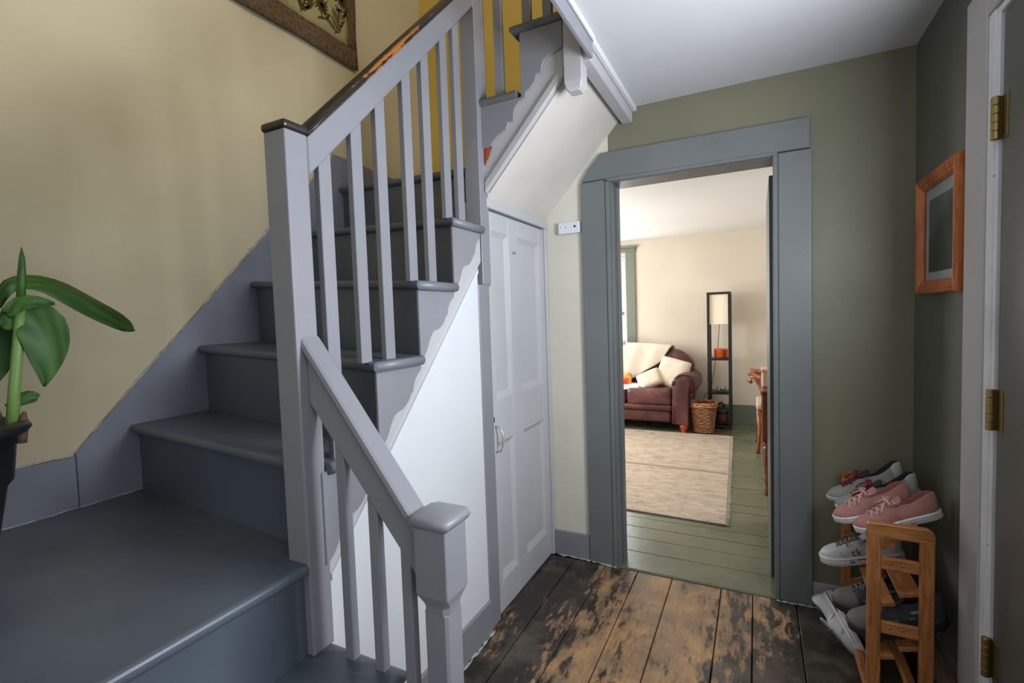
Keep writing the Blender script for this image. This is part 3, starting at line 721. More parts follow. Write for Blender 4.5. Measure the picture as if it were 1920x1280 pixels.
def leaf(name, mid, widths, nrm, fold=.25, parent=pl, mat=leaf_m, droop=0):
    rows = []
    for i, p in enumerate(mid):
        a = mid[max(i-1, 0)]; b = mid[min(i+1, len(mid)-1)]
        t = (b-a).normalized(); s = t.cross(Vector(nrm)).normalized(); u = s.cross(t)
        w = widths[i]; r = []
        for k in range(-4, 5):
            q = k/4; r.append(p+s*w*q+u*(abs(q)**1.4)*w*fold+u*.004*math.sin(i*1.7+k))
        rows.append(r)
    return grid(name, rows, mat, parent, thick=.0016, sub=1)
# long drooping leaf to the right
mid = [pp(.507, 1.38), pp(.520, 1.43), pp(.545, 1.452), pp(.595, 1.452), pp(.650, 1.428), pp(.70, 1.392), pp(.75, 1.358), pp(.785, 1.330), pp(.797, 1.312)]
leaf('leaf', mid, [.006, .016, .026, .032, .042, .046, .044, .030, .002], (.75, .1, .65), -.30)
# broad hanging leaf, folded along its rib
mid = [pp(.495, 1.33, -1.63), pp(.530, 1.375, -1.61), pp(.556, 1.355, -1.60), pp(.568, 1.315, -1.597), pp(.570, 1.265, -1.597), pp(.566, 1.215, -1.60), pp(.560, 1.18, -1.603)]
leaf('leaf', mid, [.012, .040, .052, .050, .040, .020, .002], (1, -.25, .1), .25)
mid = [pp(.50, 1.36, -1.60), pp(.52, 1.392, -1.58), pp(.555, 1.392, -1.575), pp(.59, 1.386, -1.59)]
leaf('leaf', mid, [.012, .022, .020, .003], (.9, -.2, .5), .3)
mid = [pp(.50, 1.36, -1.70), pp(.47, 1.395, -1.70), pp(.43, 1.38, -1.69), pp(.40, 1.33, -1.68), pp(.385, 1.25, -1.67)]
leaf('leaf', mid, [.02, .05, .06, .05, .003], (1, -.2, .4), .2)
mid = [pp(.505, 1.37, -1.70), pp(.512, 1.32, -1.70), pp(.510, 1.25, -1.70), pp(.50, 1.19, -1.70)]
leaf('leaf', mid, [.03, .045, .036, .003], (1, 0, .1), .25)
mid = [pp(.505, 1.135, -1.66), pp(.525, 1.150, -1.65), pp(.545, 1.158, -1.645), pp(.560, 1.150, -1.64)]
leaf('leaf', mid, [.006, .016, .020, .010], (1, 0, .3), .1)
mid = [pp(.36, 1.32, -1.72), pp(.30, 1.38, -1.74), pp(.22, 1.36, -1.76), pp(.16, 1.28, -1.78)]
leaf('leaf', mid, [.02, .06, .06, .003], (.3, 0, 1), .2)
# rolled new leaf and stalks
tube('stem', [pp(.500, 1.05, -1.63), pp(.510, 1.18, -1.62), pp(.522, 1.30, -1.61), pp(.532, 1.40, -1.605)], [.014, .012, .011, .009], stalk_m, pl, 10)
tube('new_leaf', [pp(.530, 1.38, -1.605), pp(.536, 1.45, -1.605), pp(.540, 1.50, -1.605), pp(.541, 1.527, -1.605)], [.009, .009, .006, .001], leaf_m, pl, 10)
tube('stem', [pp(.462, 1.05, -1.64), pp(.466, 1.20, -1.635), pp(.470, 1.34, -1.63), pp(.482, 1.42, -1.63)], [.018, .016, .014, .011], stalk_m, pl, 10)
tube('husk', [pp(.512, 1.05, -1.615), pp(.516, 1.09, -1.61), pp(.522, 1.125, -1.612)], [.012, .012, .004], husk_m, pl, 8)
tube('husk', [pp(.47, 1.12, -1.63), pp(.478, 1.14, -1.628), pp(.486, 1.115, -1.63)], [.006, .010, .004], husk_m, pl, 8)

# ------------------------------------------------------------ living room: rug, sofa, lamp shelf, basket, table, chair
def rug_mat():
    m, nt, b = base_mat('rug_weave'); v = coords(nt)
    n = noise(nt, coords(nt, (.55, 1.6, 1)), 17, 6, .72, .6); th = noise(nt, v, 300, 2)
    br = N(nt, 'ShaderNodeTexBrick'); br.inputs['Scale'].default_value = 1.0; br.inputs['Mortar Size'].default_value = .014
    br.inputs['Brick Width'].default_value = .9; br.inputs['Row Height'].default_value = .72
    nt.links.new(coords(nt, (1, 1, 1)), br.inputs['Vector'])
    c = ramp(nt, n, [(.30, rgb(134, 116, 98)), (.45, rgb(172, 154, 134)), (.62, rgb(190, 173, 154))])
    c = mix(nt, mth(nt, 'MULTIPLY', br.outputs['Fac'], .12), c, rgb(140, 120, 100))
    nt.links.new(c, b.inputs['Base Color']); b.inputs['Roughness'].default_value = .95; bump(nt, b, th, .6, .003); return m
rg = tag(empty('rug', (-1.3, 4.2, .006)), 'faded beige patterned rug on green living room floor', 'rug')
rug_m = rug_mat()
prism('pile', [(-2.0+1.3, 3.19-4.2), (-.175+1.3, 3.135-4.2), (-.245+1.3, 5.38-4.2), (-2.05+1.3, 5.34-4.2)], 'Z', 0, .010, rug_m, rg, .002)
frg = []
for i in range(150):
    t = i/149; y = lerp(3.14, 5.375, t)-4.2; x = lerp(-.175, -.245, t)+1.3
    frg.append(([(x-.004, y, .005), (x+.022+random.uniform(-.004, .006), y+random.uniform(-.006, .006), .002)], .003))
fo = tubes('fringe', frg, plain('rug_fringe', rgb(214, 206, 192), .9), rg, 4); fo['kind'] = 'stuff'
prism('band', [(-1.98+1.3, 4.16-4.2), (-.215+1.3, 4.10-4.2), (-.217+1.3, 4.145-4.2), (-1.98+1.3, 4.205-4.2)], 'Z', .0085, .0108, plain('rug_band', rgb(150, 132, 112), .95), rg)

leather_m, lnt, lb = base_mat('oxblood_leather'); lv = coords(lnt)
ln = noise(lnt, lv, 5, 5, .6)
lnt.links.new(ramp(lnt, ln, [(.30, rgb(62, 31, 33)), (.52, rgb(86, 48, 47)), (.70, rgb(116, 74, 70))]), lb.inputs['Base Color'])
lb.inputs['Roughness'].default_value = .30; bump(lnt, lb, noise(lnt, lv, 120, 4), .2, .002)
SX, SY = -1.55, 5.36
so = tag(empty('sofa', (SX, SY, .004)), 'dark red-brown leather sofa with rolled arms under the window', 'sofa')
def soft(name, x0, x1, y0, y1, z0, z1, mat, parent, bev=.04, seg=4, crown=0):
    bm = bmesh.new(); bx(bm, x0, x1, y0, y1, z0, z1, bev, seg)
    o = finish(bm, name, mat, parent, True); return o
soft('base', -.72, .72, .03, .62, .10, .235, leather_m, so, .03)
soft('front_rail', -.74, .74, .00, .10, .225, .30, leather_m, so, .035)
for x0, x1 in ((-.73, -.245), (-.245, .245), (.245, .735)):
    soft('seat_cushion', x0, x1, -.005, .50, .285, .475, leather_m, so, .05)
# back: rolled top, rounded ends
rows = []
for i in range(23):
    u = -1+2*i/22; x = .93*u; top = .905-.05*u*u-.30*max(0, abs(u)-.86)**1.0/.14*.42
    yc = .47
    rows.append([(x, yc+a, max(.2, b)) for a, b in ((-.10, .25), (-.08, .46), (-.06, .62), (-.085, top-.17), (-.10, top-.10), (-.075, top-.035), (-.01, top), (.07, top-.01), (.13, top-.06), (.145, top-.14), (.12, .60), (.12, .25))])
grid('back', rows, leather_m, so, True, True, True, 0, 1)
def scroll(cx, cz, r, sgn):
    p = []
    for k in range(13):
        a = math.radians(-60+k*20); p.append((cx+sgn*r*math.cos(a)*1.0, cz+r*math.sin(a)))
    return p
for sgn in (1, -1):
    # arm: outer scroll profile extruded front to back
    cx = sgn*.865; prof = scroll(cx, .515, .128, sgn)
    prof = [(sgn*.90, .10), (sgn*.915, .40)]+prof+[(sgn*.735, .36), (sgn*.725, .10)]
    rows = []
    for y, s in ((.0, .90), (.008, .97), (.03, 1.0), (.30, 1.0), (.55, 1.0), (.60, .93)):
        rows.append([(cx+(p[0]-cx)*s, y, .42+(p[1]-.42)*s if p[1] > .3 else p[1]) for p in prof])
    arm = grid('arm', rows, leather_m, so, True, True, True)
    pr = [(sgn*.775, .10), (sgn*.90, .10), (sgn*.905, .40), (sgn*.915, .50)]+[(cx-.012*sgn+sgn*.072*math.cos(math.radians(a)), .515+.072*math.sin(math.radians(a))) for a in range(0, 181, 20)]+[(sgn*.775, .42)]
    prism('front_panel', pr, 'Y', -.022, .01, leather_m, arm, .006)
    tube('piping', [(p[0], -.012, p[1]) for p in scroll(cx, .515, .122, sgn)], .009, leather_m, arm, 8)
    for y in (.035, .53):
        lathe('leg', [(.022, .0), (.03, .012), (.026, .03), (.040, .05), (.046, .075), (.05, .10)], wood('leg_wood_%d_%d' % (sgn, int(y*100)), rgb(196, 84, 50), rgb(130, 44, 26), 'Z', .3), so, 16, (sgn*.85, y, 0))
# throw blanket over the back
bl_m = plain('cream_throw', rgb(222, 208, 188), .95, 0, .2, .6, 120)
rows = []
for i in range(15):
    u = i/14; x = lerp(-1.34, -.80, u); r = []
    topz = .92-.05*((x-SX)/.93)**2
    sway = -.17+.03*u
    for j in range(13):
        t = j/12
        if t < .3: y = lerp(5.995, 5.90, t/.3); z = lerp(.62, topz-.03, t/.3)
        elif t < .5: a = (t-.3)/.2; y = lerp(5.90, 5.74, a); z = topz+.018+.012*math.sin(a*PI)
        else: a = (t-.5)/.5; y = lerp(5.735, 5.69-.05*(1-u), a**.6); z = lerp(topz+.01, lerp(.50, .74, max(0, u*1.5-.5)), a)
        r.append((x+sway*t*1.2+.008*math.sin(i*1.3+t*5), min(y, 5.99)+.010*math.sin(i*1.05), z))
    rows.append(r)
bl = grid('throw_blanket', rows, bl_m, None, thick=.016, sub=1)
tag(bl, 'cream throw blanket draped over the sofa back', 'blanket')
def pillow(name, label, w, h, t, loc, rot, mat, cat='pillow', group=None, fuzz=0):
    n = 14; V, F = [], []
    for side in (1, -1):
        for i in range(n+1):
            for j in range(n+1):
                u, v = -1+2*i/n, -1+2*j/n
                k = max(0, (1-u**4))**.5*max(0, (1-v**4))**.5
                pin = 1-.10*(1-abs(u)**2)*(abs(v)**3)-.0; pin2 = 1-.10*(1-abs(v)**2)*(abs(u)**3)
                d = random.uniform(-fuzz, fuzz)
                rc = 1-.13*u*u*v*v
                V.append((u*w/2*pin2*rc, side*(t/2*k+.003+d*k), v*h/2*pin*rc))
    m = (n+1)*(n+1)
    for s in (0, 1):
        for i in range(n):
            for j in range(n):
                a = s*m+i*(n+1)+j; q = [a, a+1, a+n+2, a+n+1]; F.append(q if s else q[::-1])
    # rim
    ring = [i*(n+1) for i in range(n+1)]+[n*(n+1)+j for j in range(1, n+1)]+[i*(n+1)+n for i in range(n-1, -1, -1)]+[j for j in range(n-1, 0, -1)]
    for a, b in zip(ring, ring[1:]+ring[:1]): F.append([a, b, b+m, a+m])
    o = mesh(name, V, F, mat, None, True); o.location = loc; o.rotation_euler = rot
    md = o.modifiers.new('smooth', 'SUBSURF'); md.levels = 1; md.render_levels = 1
    return tag(o, label, cat, group)
fur_m = plain('cream_fur', rgb(226, 212, 190), 1, 0, .1, 1, 90)
pillow('cushion', 'tall cream furry cushion leaning in the sofa corner', .37, .36, .13, (-.83, 5.565, .625), (-.30, .25, -.15), fur_m, fuzz=.006)
pillow('cushion', 'low cream cushion slumped in front of the tall furry one', .30, .22, .13, (-1.07, 5.50, .555), (-.45, -.42, .1), fur_m, fuzz=.005)
def fire_mat():
    m, nt, b = base_mat('red_print_fabric'); v = coords(nt, kind='Object')
    n = noise(nt, v, 9, 3, .5)
    nt.links.new(ramp(nt, n, [(.30, rgb(190, 36, 26)), (.5, rgb(232, 76, 36)), (.62, rgb(240, 180, 80)), (.75, rgb(245, 225, 170))]), b.inputs['Base Color'])
    b.inputs['Roughness'].default_value = .8; return m
pillow('cushion', 'red and orange printed cushion on the leather sofa seat', .34, .20, .15, (-1.43, 5.52, .535), (-.5, .05, .2), fire_mat())
rows = []
for i in range(11):
    u = i/10; x = lerp(-1.62, -1.16, u)
    rows.append([(x, lerp(5.36, 5.62, j/8)+.02*u, .485+.012*math.sin(i*1.7)*math.sin(j*.9)+(.012 if 0 < j < 8 else -.004)-(.03 if j == 0 else 0)) for j in range(9)])
tag(grid('folded_throw', rows, plain('pale_gray_throw', rgb(214, 214, 214), .95, 0, .2, .6, 120), None, thick=.014, sub=1), 'pale gray throw lying flat on the sofa seat', 'blanket')
pillow('cushion', 'pale crumpled cushion propped atop the sofa back at the window', .34, .22, .14, (-1.56, 5.80, .935), (.9, .1, .2), plain('pale_linen', rgb(206, 206, 210), .9), fuzz=.004)

# basket
bk = tag(empty('wicker_basket', (-.512, 5.50, .014)), 'woven brown wicker basket beside the sofa arm', 'basket')
wick = wood('wicker', rgb(196, 142, 102), rgb(104, 64, 44), 'X', .7, 30)
wick2 = wood('wicker_dark', rgb(160, 108, 76), rgb(84, 50, 34), 'Z', .7, 30)
def sq(a, hx, e=.55):
    c, s = math.cos(a), math.sin(a); return (hx*math.copysign(abs(c)**e, c), hx*math.copysign(abs(s)**e, s))
nst = 30; rings = []
def bw(z): return lerp(.088, .122, z/.305)
for k in range(15):
    z = .012+k*.0195; pts = []
    for i in range(nst*2+1):
        a = 2*PI*i/(nst*2); x, y = sq(a, bw(z)+(.006 if (i//2+k) % 2 else -.004)); pts.append((x, y, z))
    rings.append((pts, .0085))
tubes('weave', rings, wick, bk, 6)
stk = []
for i in range(nst):
    a = 2*PI*(i+.5)/nst; p = [(*sq(a, bw(z)), z) for z in (0, .1, .2, .30)]; stk.append((p, .006))
tubes('stakes', stk, wick2, bk, 6)
rim = [(*sq(2*PI*i/64, .125), .308+.006*math.sin(i*2.1)) for i in range(65)]; tube('rim', rim, .015, wick, bk, 8)
rim = [(*sq(2*PI*i/64, .132), .285+.005*math.sin(i*2.1+2)) for i in range(65)]; tube('rim', rim, .012, wick, bk, 8)
prism('bottom', [sq(2*PI*i/24, .085) for i in range(24)], 'Z', 0, .012, wick2, bk)

# lamp shelf
blk = plain('black_lacquer', rgb(34, 31, 30), .35)
ls = tag(empty('shelf_lamp', (-.365, 5.79, .004)), 'tall black open shelf lamp with cream square shade at far wall', 'lamp')
LH, LW = 1.49, .105
for sx in (-1, 1):
    for sy in (-1, 1): box('post', sx*LW-.013, sx*LW+.013, sy*LW-.013, sy*LW+.013, 0, LH, blk, ls, .002)
for z in (.035, .395, .765): box('shelf', -LW+.013, LW-.013, -LW-.006, LW+.006, z-.011, z+.011, blk, ls, .002)
for s in (-1, 1):
    box('top_rail', -LW, LW, s*LW-.011, s*LW+.011, LH-.025, LH, blk, ls, .002); box('top_rail', s*LW-.011, s*LW+.011, -LW, LW, LH-.025, LH, blk, ls, .002)
shade_m = plain('lamp_shade', rgb(238, 226, 204), .9, emit=(rgb(255, 226, 180), .10))
for s in (-1, 1):
    box('shade', -LW+.006, LW-.006, s*(LW-.012)-.002, s*(LW-.012)+.002, 1.145, LH-.02, shade_m, ls, 0)
    box('shade', s*(LW-.010)-.002, s*(LW-.010)+.002, -LW+.014, LW-.014, 1.145, LH-.02, shade_m, ls, 0)
tube('cord', [(-.0, .0, 1.15), (-.012, .02, 1.0), (-.02, .04, .90), (-.03, .10, .78)], .0035, black_pt, ls, 6)
tube('cord', [(-.05, .10, .76), (-.07, .10, .60), (-.09, .09, .47), (-.11, .05, .40), (-.14, -.06, .38), (-.17, -.12, .32), (-.20, -.12, .24)], .0035, black_pt, ls, 6)
cp = tag(empty('copper_pot', (-.352, 5.77, .781)), 'round copper pot on the upper shelf of the lamp', 'pot')
lathe('body', [(.068, 0), (.072, .006), (.072, .088), (.074, .094), (.070, .096), (.066, .09), (.064, .01), (.001, .008)], plain('copper', rgb(206, 98, 52), .35, .45), cp, 28)
mo = tag(empty('silver_ornament', (-.345, 5.75, .411)), 'lumpy silver ornament on the lower shelf of the lamp', 'ornament')
sil = plain('silver', rgb(176, 172, 170), .3, .8, .5, 1, 60)
lathe('dish', [(.02, 0), (.055, .004), (.075, .018), (.07, .016), (.02, .006)], sil, mo, 20)
for i, (x, y, z, r) in enumerate(((-.03, 0, .026, .026), (.012, -.01, .038, .03), (.045, .008, .03, .024), (.0, .03, .024, .022))):
    bm = bmesh.new(); bmesh.ops.create_icosphere(bm, subdivisions=2, radius=r)
    for v in bm.verts: v.co = v.co*random.uniform(.8, 1.2)+Vector((x, y, z))
    finish(bm, 'lump', sil, mo, True)
jr = tag(empty('lidded_jar', (-.35, 5.765, .051)), 'dark red jar with black lid on the lamp base shelf', 'jar')
lathe('body', [(.06, 0), (.080, .01), (.088, .06), (.086, .12), (.078, .135)], plain('dark_red_glaze', rgb(86, 34, 32), .4), jr, 24)
lathe('lid', [(.088, .12), (.090, .13), (.088, .17), (.06, .182), (.0, .184)], black_pt, jr, 24)
tube('lid_handle', [(-.04, 0, .178), (-.035, 0, .215), (0, 0, .235), (.02, 0, .215), (.022, 0, .18)], .011, black_pt, jr, 8)

# table and chair at the right of the doorway view
tb_ = tag(empty('writing_table', (.45, 4.15, .004)), 'dark mahogany table with turned legs inside the living room doorway', 'table')
box('top', -.43, .45, -.42, .42, .715, .738, mahog, tb_, .008, 3)
for s in (-1, 1): box('apron', -.36, .36, s*.375-.011, s*.375+.011, .60, .715, mahog, tb_); box('apron', s*.385-.011, s*.385+.011, -.37, .37, .60, .715, mahog, tb_)
LP = [(.018, 0), (.026, .012), (.026, .04), (.018, .05), (.022, .07), (.028, .10), (.020, .13), (.024, .16), (.034, .25), (.036, .29), (.024, .315), (.034, .325), (.034, .34), (.022, .35), (.036, .37), (.036, .38)]
for sx in (-1, 1):
    for sy in (-1, 1):
        lg = lathe('leg', LP, mahog, tb_, 16, (sx*.385, sy*.375, 0)); box('leg_block', sx*.385-.034, sx*.385+.034, sy*.375-.034, sy*.375+.034, .38, .715, mahog, lg, .003)
bxp = tag(empty('fabric_box', (.13, 4.0, .742)), 'blush pink box standing on the mahogany table', 'box')
box('body', -.10, .10, -.09, .09, 0, .118, plain('blush_fabric', rgb(216, 178, 158), .8), bxp, .012, 3)
box('lid', -.104, .104, -.094, .094, .108, .13, plain('blush_lid', rgb(206, 166, 146), .8), bxp, .006, 2)
ch = tag(empty('armchair', (.22, 5.05, .004)), 'carved wooden armchair with scrolled arm beyond the table', 'chair')
chw = wood('chair_wood', rgb(168, 98, 58), rgb(98, 48, 26), 'Z', .3)
box('seat', -.23, .25, -.24, .24, .40, .45, plain('chair_fabric', rgb(196, 176, 156), .9), ch, .02, 3)
for sy in (-1, 1):
    tube('leg', [(-.22, sy*.20, 0), (-.215, sy*.205, .06), (-.20, sy*.21, .22), (-.205, sy*.21, .40)], [.018, .016, .020, .026], black_pt if sy > 0 else chw, ch, 10)
    tube('leg', [(.27, sy*.19, 0), (.245, sy*.19, .2), (.24, sy*.19, .42)], [.016, .018, .022], chw, ch, 10)
    tube('arm', [(-.262, sy*.23, .640), (-.285, sy*.23, .665), (-.268, sy*.23, .70), (-.23, sy*.23, .69), (-.19, sy*.23, .62), (-.165, sy*.23, .52), (-.17, sy*.23, .42)], [.014, .02, .024, .026, .024, .022, .022], chw, ch, 10)
    tube('arm_rest', [(-.25, sy*.23, .70), (-.05, sy*.235, .665), (.22, sy*.23, .68)], [.022, .02, .018], chw, ch, 10)
    tube('back_post', [(.24, sy*.20, .42), (.26, sy*.20, .70), (.31, sy*.19, .98)], [.022, .02, .018], chw, ch, 10)
tube('back_crest', [(.305, -.20, .95), (.31, -.1, 1.0), (.312, 0, 1.015), (.31, .1, 1.0), (.305, .20, .95)], .024, chw, ch, 10)
box('back_splat', .262, .285, -.12, .12, .46, .96, chw, ch, .006)

# ------------------------------------------------------------ shoe rack and shoes
RX0, RX1, RY0, RY1, RHT = .312, .482, 1.87, 2.405, .622
rk = tag(empty('shoe_rack', (.397, 2.14, 0)), 'small oak shoe rack with slanted tiers in the olive corner', 'rack')
def RK(n, x0, x1, y0, y1, z0, z1, m, bev=.003, rot=0):
    mt = None
    if rot:
        c = Vector(((x0+x1)/2-.397, (y0+y1)/2-2.14, (z0+z1)/2)); mt = Matrix.Translation(c) @ Matrix.Rotation(rot, 4, 'Y') @ Matrix.Translation(-c)
    return box(n, x0-.397, x1-.397, y0-2.14, y1-2.14, z0, z1, m, rk, bev, 2, mt)
LWD = .036
for y in (RY0, RY1):
    for x in (RX0, RX1-LWD): RK('leg', x, x+LWD, y-.011, y+.011, 0, RHT-.028, oak_z, .004)
    # top rail with rounded right shoulder
    prism('top_rail', [(RX0-.397, RHT-.044), (RX1-.397, RHT-.044), (RX1-.397, RHT-.020), (RX1-.402, RHT-.006), (RX1-.415, RHT), (RX0-.392, RHT+.001), (RX0-.397, RHT-.006)], 'Y', y-.0115-2.14, y+.0115-2.14, oak_x, rk, .002)
    for z in (.475, .265):
        r = RK('cross_rail', RX0+LWD, RX1-LWD, y-.009, y+.009, z, z+.038, oak_x, .003)
        for x in (.022, .056): tube('screw', [(RX0+LWD+x-.397, y-.0085-2.14, z+.022), (RX0+LWD+x-.397, y-.0105-2.14, z+.022)], .0032, steel, r, 8)
# slats: low toe slat and high heel slat of each tier, plus the floor rails
TIERS = {'top': .545, 'mid': .335, 'low': .165}
for tz, dz in ((.545, .050), (.355, .045), (.178, .045)):
    RK('slat', RX0+.020, RX0+.078, RY0+.012, RY1-.012, tz-.012, tz+.004, oak_y, .003, -.28)
    RK('slat', RX1-.085, RX1-.024, RY0+.012, RY1-.012, tz+dz-.012, tz+dz+.004, oak_y, .003, -.28)
RK('floor_rail', RX0+.004, RX0+.032, RY0+.012, RY1-.012, .012, .042, oak_y)
RK('floor_rail', RX1-.040, RX1-.012, RY0+.012, RY1-.012, .012, .042, oak_y)

def canvas(name, c, c2, rough=.9, bs=.5, sc=400):
    m, nt, b = base_mat(name); v = coords(nt, kind='Object')
    nt.links.new(mix(nt, noise(nt, v, 26, 5, .7), c, c2), b.inputs['Base Color']); b.inputs['Roughness'].default_value = rough
    bump(nt, b, noise(nt, v, sc, 2), bs, .002); return m
pinkc = canvas('pink_canvas', rgb(170, 121, 113), rgb(144, 97, 91)); pinkl = canvas('pink_lining', rgb(160, 98, 90), rgb(136, 80, 74)); pink_lace = canvas('pink_lace', rgb(204, 158, 150), rgb(184, 136, 130))
wrub = canvas('white_rubber', rgb(214, 213, 210), rgb(196, 195, 192), .5, .1); wleath = canvas('white_leather', rgb(192, 192, 192), rgb(174, 174, 174), .5, .15); wlin = canvas('gray_lining', rgb(120, 118, 116), rgb(92, 90, 90))
gmesh = canvas('gray_knit', rgb(140, 138, 132), rgb(116, 114, 108)); blin = canvas('black_lining', rgb(26, 26, 28), rgb(40, 40, 42)); mlace = canvas('maroon_lace', rgb(112, 28, 44), rgb(84, 18, 32))
bootm = canvas('charcoal_mesh', rgb(70, 72, 70), rgb(52, 54, 54), .8); boots = canvas('boot_sole', rgb(34, 34, 35), rgb(46, 46, 46), .6, .3, 90); bootg = canvas('boot_gray', rgb(112, 110, 104), rgb(94, 92, 88), .8); teal = canvas('teal_tab', rgb(70, 140, 126), rgb(56, 120, 108)); blace = canvas('black_white_lace', rgb(40, 40, 40), rgb(150, 150, 146), .9, .3, 300)
stripe = canvas('sole_stripe', rgb(150, 150, 152), rgb(130, 130, 132), .5); silver = canvas('silver_overlay', rgb(176, 176, 172), rgb(150, 150, 148), .4, .1); ink = canvas('black_ink', rgb(24, 24, 26), rgb(30, 30, 32), .6, 0)

SS = [0, .02, .06, .12, .20, .30, .40, .48, .55, .62, .70, .78, .86, .93, .975, 1.0]
SWD = [.012, .022, .0290, .0325, .0335, .0325, .0325, .0340, .0365, .0395, .0420, .0425, .0395, .0320, .0210, .006]
def make_shoe(name, label, cat_group, L, style):
    """heel at x=0, toe at +x, sole bottom at z=0"""
    root = tag(empty(name), label, 'shoe', cat_group)
    T = style['sole_t']; up = style['upper']; Hs = style['h']; toe_s = style.get('toe_spring', .008)
    k = L/.26
    def W(s): return interp(SS, SWD, s)*k*style.get('w', 1)
    def base_z(s): return toe_s*max(0, (s-.72)/.28)**2+style.get('heel_up', 0)*max(0, (.18-s)/.18)**2
    def sole_top(s): return base_z(s)+interp([0, .25, .6, 1], T, s)
    # sole rings
    rows = []
    for s in SS:
        w = W(s)*style.get('sole_w', 1.07); x = s*L; x = x-(.004 if s == 0 else 0)+(.004 if s == 1 else 0)
        zb, zt = base_z(s), sole_top(s)+.007
        rows.append([(x, -w*.93, zb), (x, -w, zb+.004), (x, -w*1.01, lerp(zb, zt, .6)), (x, -w*.985, zt), (x, 0, zt-.002), (x, w*.985, zt), (x, w*1.01, lerp(zb, zt, .6)), (x, w, zb+.004), (x, w*.93, zb), (x, 0, zb)])
    sole = grid('sole', rows, style['sole_m'], root, True, True, True)
    for q in style.get('stripes', ()):
        for sd in (-1, 1):
            pts = [(s*L, sd*(W(s)*style.get('sole_w', 1.07)*1.015), lerp(base_z(s), sole_top(s)+.007, q)) for s in SS[2:-2]]
            tube('sole_line', pts, style.get('stripe_r', .0011), style.get('stripe_m', stripe), sole, 5)
    # upper loft with an open collar
    O = style['open_end']
    def H(s): return interp(Hs[0], Hs[1], s)
    def op(s):
        if s < .03 or s > O: return 0
        return W(s)*.62*math.sin(PI*min(1, max(.0, (s-.02)/(O-.02)))**.62)**.6
    SSu = sorted(set(SS+[.09, .16, .25, .35, .44, .52, .585, .66, .74, .82, .90]))
    VU, FU, FL = [], [], []; n = 0
    for s in SSu:
        w, z0, h, o = W(s), sole_top(s), H(s), op(s); x = s*L
        lean = style.get('lean', -.010)*max(0, (.10-s)/.10)
        zt = z0+h
        if o > .002:
            half = [(w*.99, z0), (w*1.04, z0+h*.22), (w*1.0, z0+h*.5), (lerp(w, o, .45), z0+h*.82), (o+.0035, zt), (o+.0005, zt+.001), (o*.97, zt-.010), (o*.92, z0+.012), (0, z0+.006)]
        else:
            half = [(w*.99, z0), (w*1.02, z0+h*.30), (w*.95, z0+h*.58), (w*.80, z0+h*.80), (w*.58, z0+h*.93), (w*.45, z0+h*.96), (w*.30, z0+h*.985), (w*.15, z0+h*.997), (0, z0+h)]
        row = [(x+lean*(zz-z0)/max(h, .01), -yy, zz) for yy, zz in half]+[(x+lean*(zz-z0)/max(h, .01), yy, zz) for yy, zz in half[-2::-1]]
        VU += row; n = len(row)
    opened = [op(s) > .002 for s in SSu]
    for i in range(len(SSu)-1):
        for j in range(n-1):
            f = [i*n+j, i*n+j+1, (i+1)*n+j+1, (i+1)*n+j]
            inner = 5 <= j <= n-7 and (opened[i] or opened[i+1])
            (FL if inner else FU).append(f)
    FU.append(list(range(n)))
    u = mesh('upper', VU, FU, up, root, True)
    if style.get('toe_m'):
        u.data.materials.append(style['toe_m'])
        for p in u.data.polygons:
            if p.center.x > style['toe_from']*L: p.material_index = 1
    if style.get('heel_m'):
        u.data.materials.append(style['heel_m']); ix = len(u.data.materials)-1
        for p in u.data.polygons:
            if p.center.x < .14*L: p.material_index = ix
    li = mesh('lining', VU, FL, style['lining'], root, True)
    for o in (u, li):
        md = o.modifiers.new('smooth', 'SUBSURF'); md.levels = 1; md.render_levels = 1
    def top(s, y):
        w, z0, h = W(s), sole_top(s), H(s); q = min(1, abs(y)/(w+1e-6)); return Vector((s*L, y, z0+h*(1-.62*q**2.6)+.0015))
    # tongue
    rows = []
    for s, z, w in ((O+.08, 0, .020), (O+.02, .006, .022), (O-.05, .014, .023), (O-.10, style.get('tongue', .022), .021)):
        c = Vector((s*L, 0, sole_top(O)+H(O+.02)+z*.8-.004))
        rows.append([c+Vector((0, y*w, -abs(y)**2*.006)) for y in (-1, -.5, 0, .5, 1)])
    grid('tongue', rows, style['tongue_m'], root, thick=.006, sub=1)
    # laces: crossed flat cords between eyelet rows
    ls_, ey = [], style['eyelets']
    for q in range(ey):
        s0 = lerp(O+.03, style.get('lace_end', .72), q/(ey-1)); s1 = s0+.045; yo = .017*k+.003*q*0
        for sd in (-1, 1):
            a, b = top(s1, sd*yo), top(s0, -sd*yo*.9); mdp = (a+b)/2; mdp.z = max(top((s0+s1)/2, 0).z, mdp.z)+.003
            ls_.append(([a-Vector((0, 0, .002)), lerp(a, mdp, .5)+Vector((0, 0, .002)), mdp+Vector((0, 0, .0012*sd)), lerp(b, mdp, .5)+Vector((0, 0, .002)), b-Vector((0, 0, .001))], style.get('lace_r', .0032)))
    c = top(O+.03, 0)+Vector((0, 0, .004))
    for sd in (-1, 1):     # bow loop and end
        ls_.append(([c, c+Vector((.01, sd*.018, .008)), c+Vector((.004, sd*.034, .002)), c+Vector((-.006, sd*.030, .0)), c+Vector((-.004, sd*.012, .004))], style.get('lace_r', .0032)))
        ls_.append(([c, c+Vector((.016, sd*.012, .004)), c+Vector((.034, sd*.028, -.006)), c+Vector((.044, sd*.036, -.018))], style.get('lace_r', .0032)*.9))
    tubes('laces', ls_, style['lace_m'], root, 6, .6)
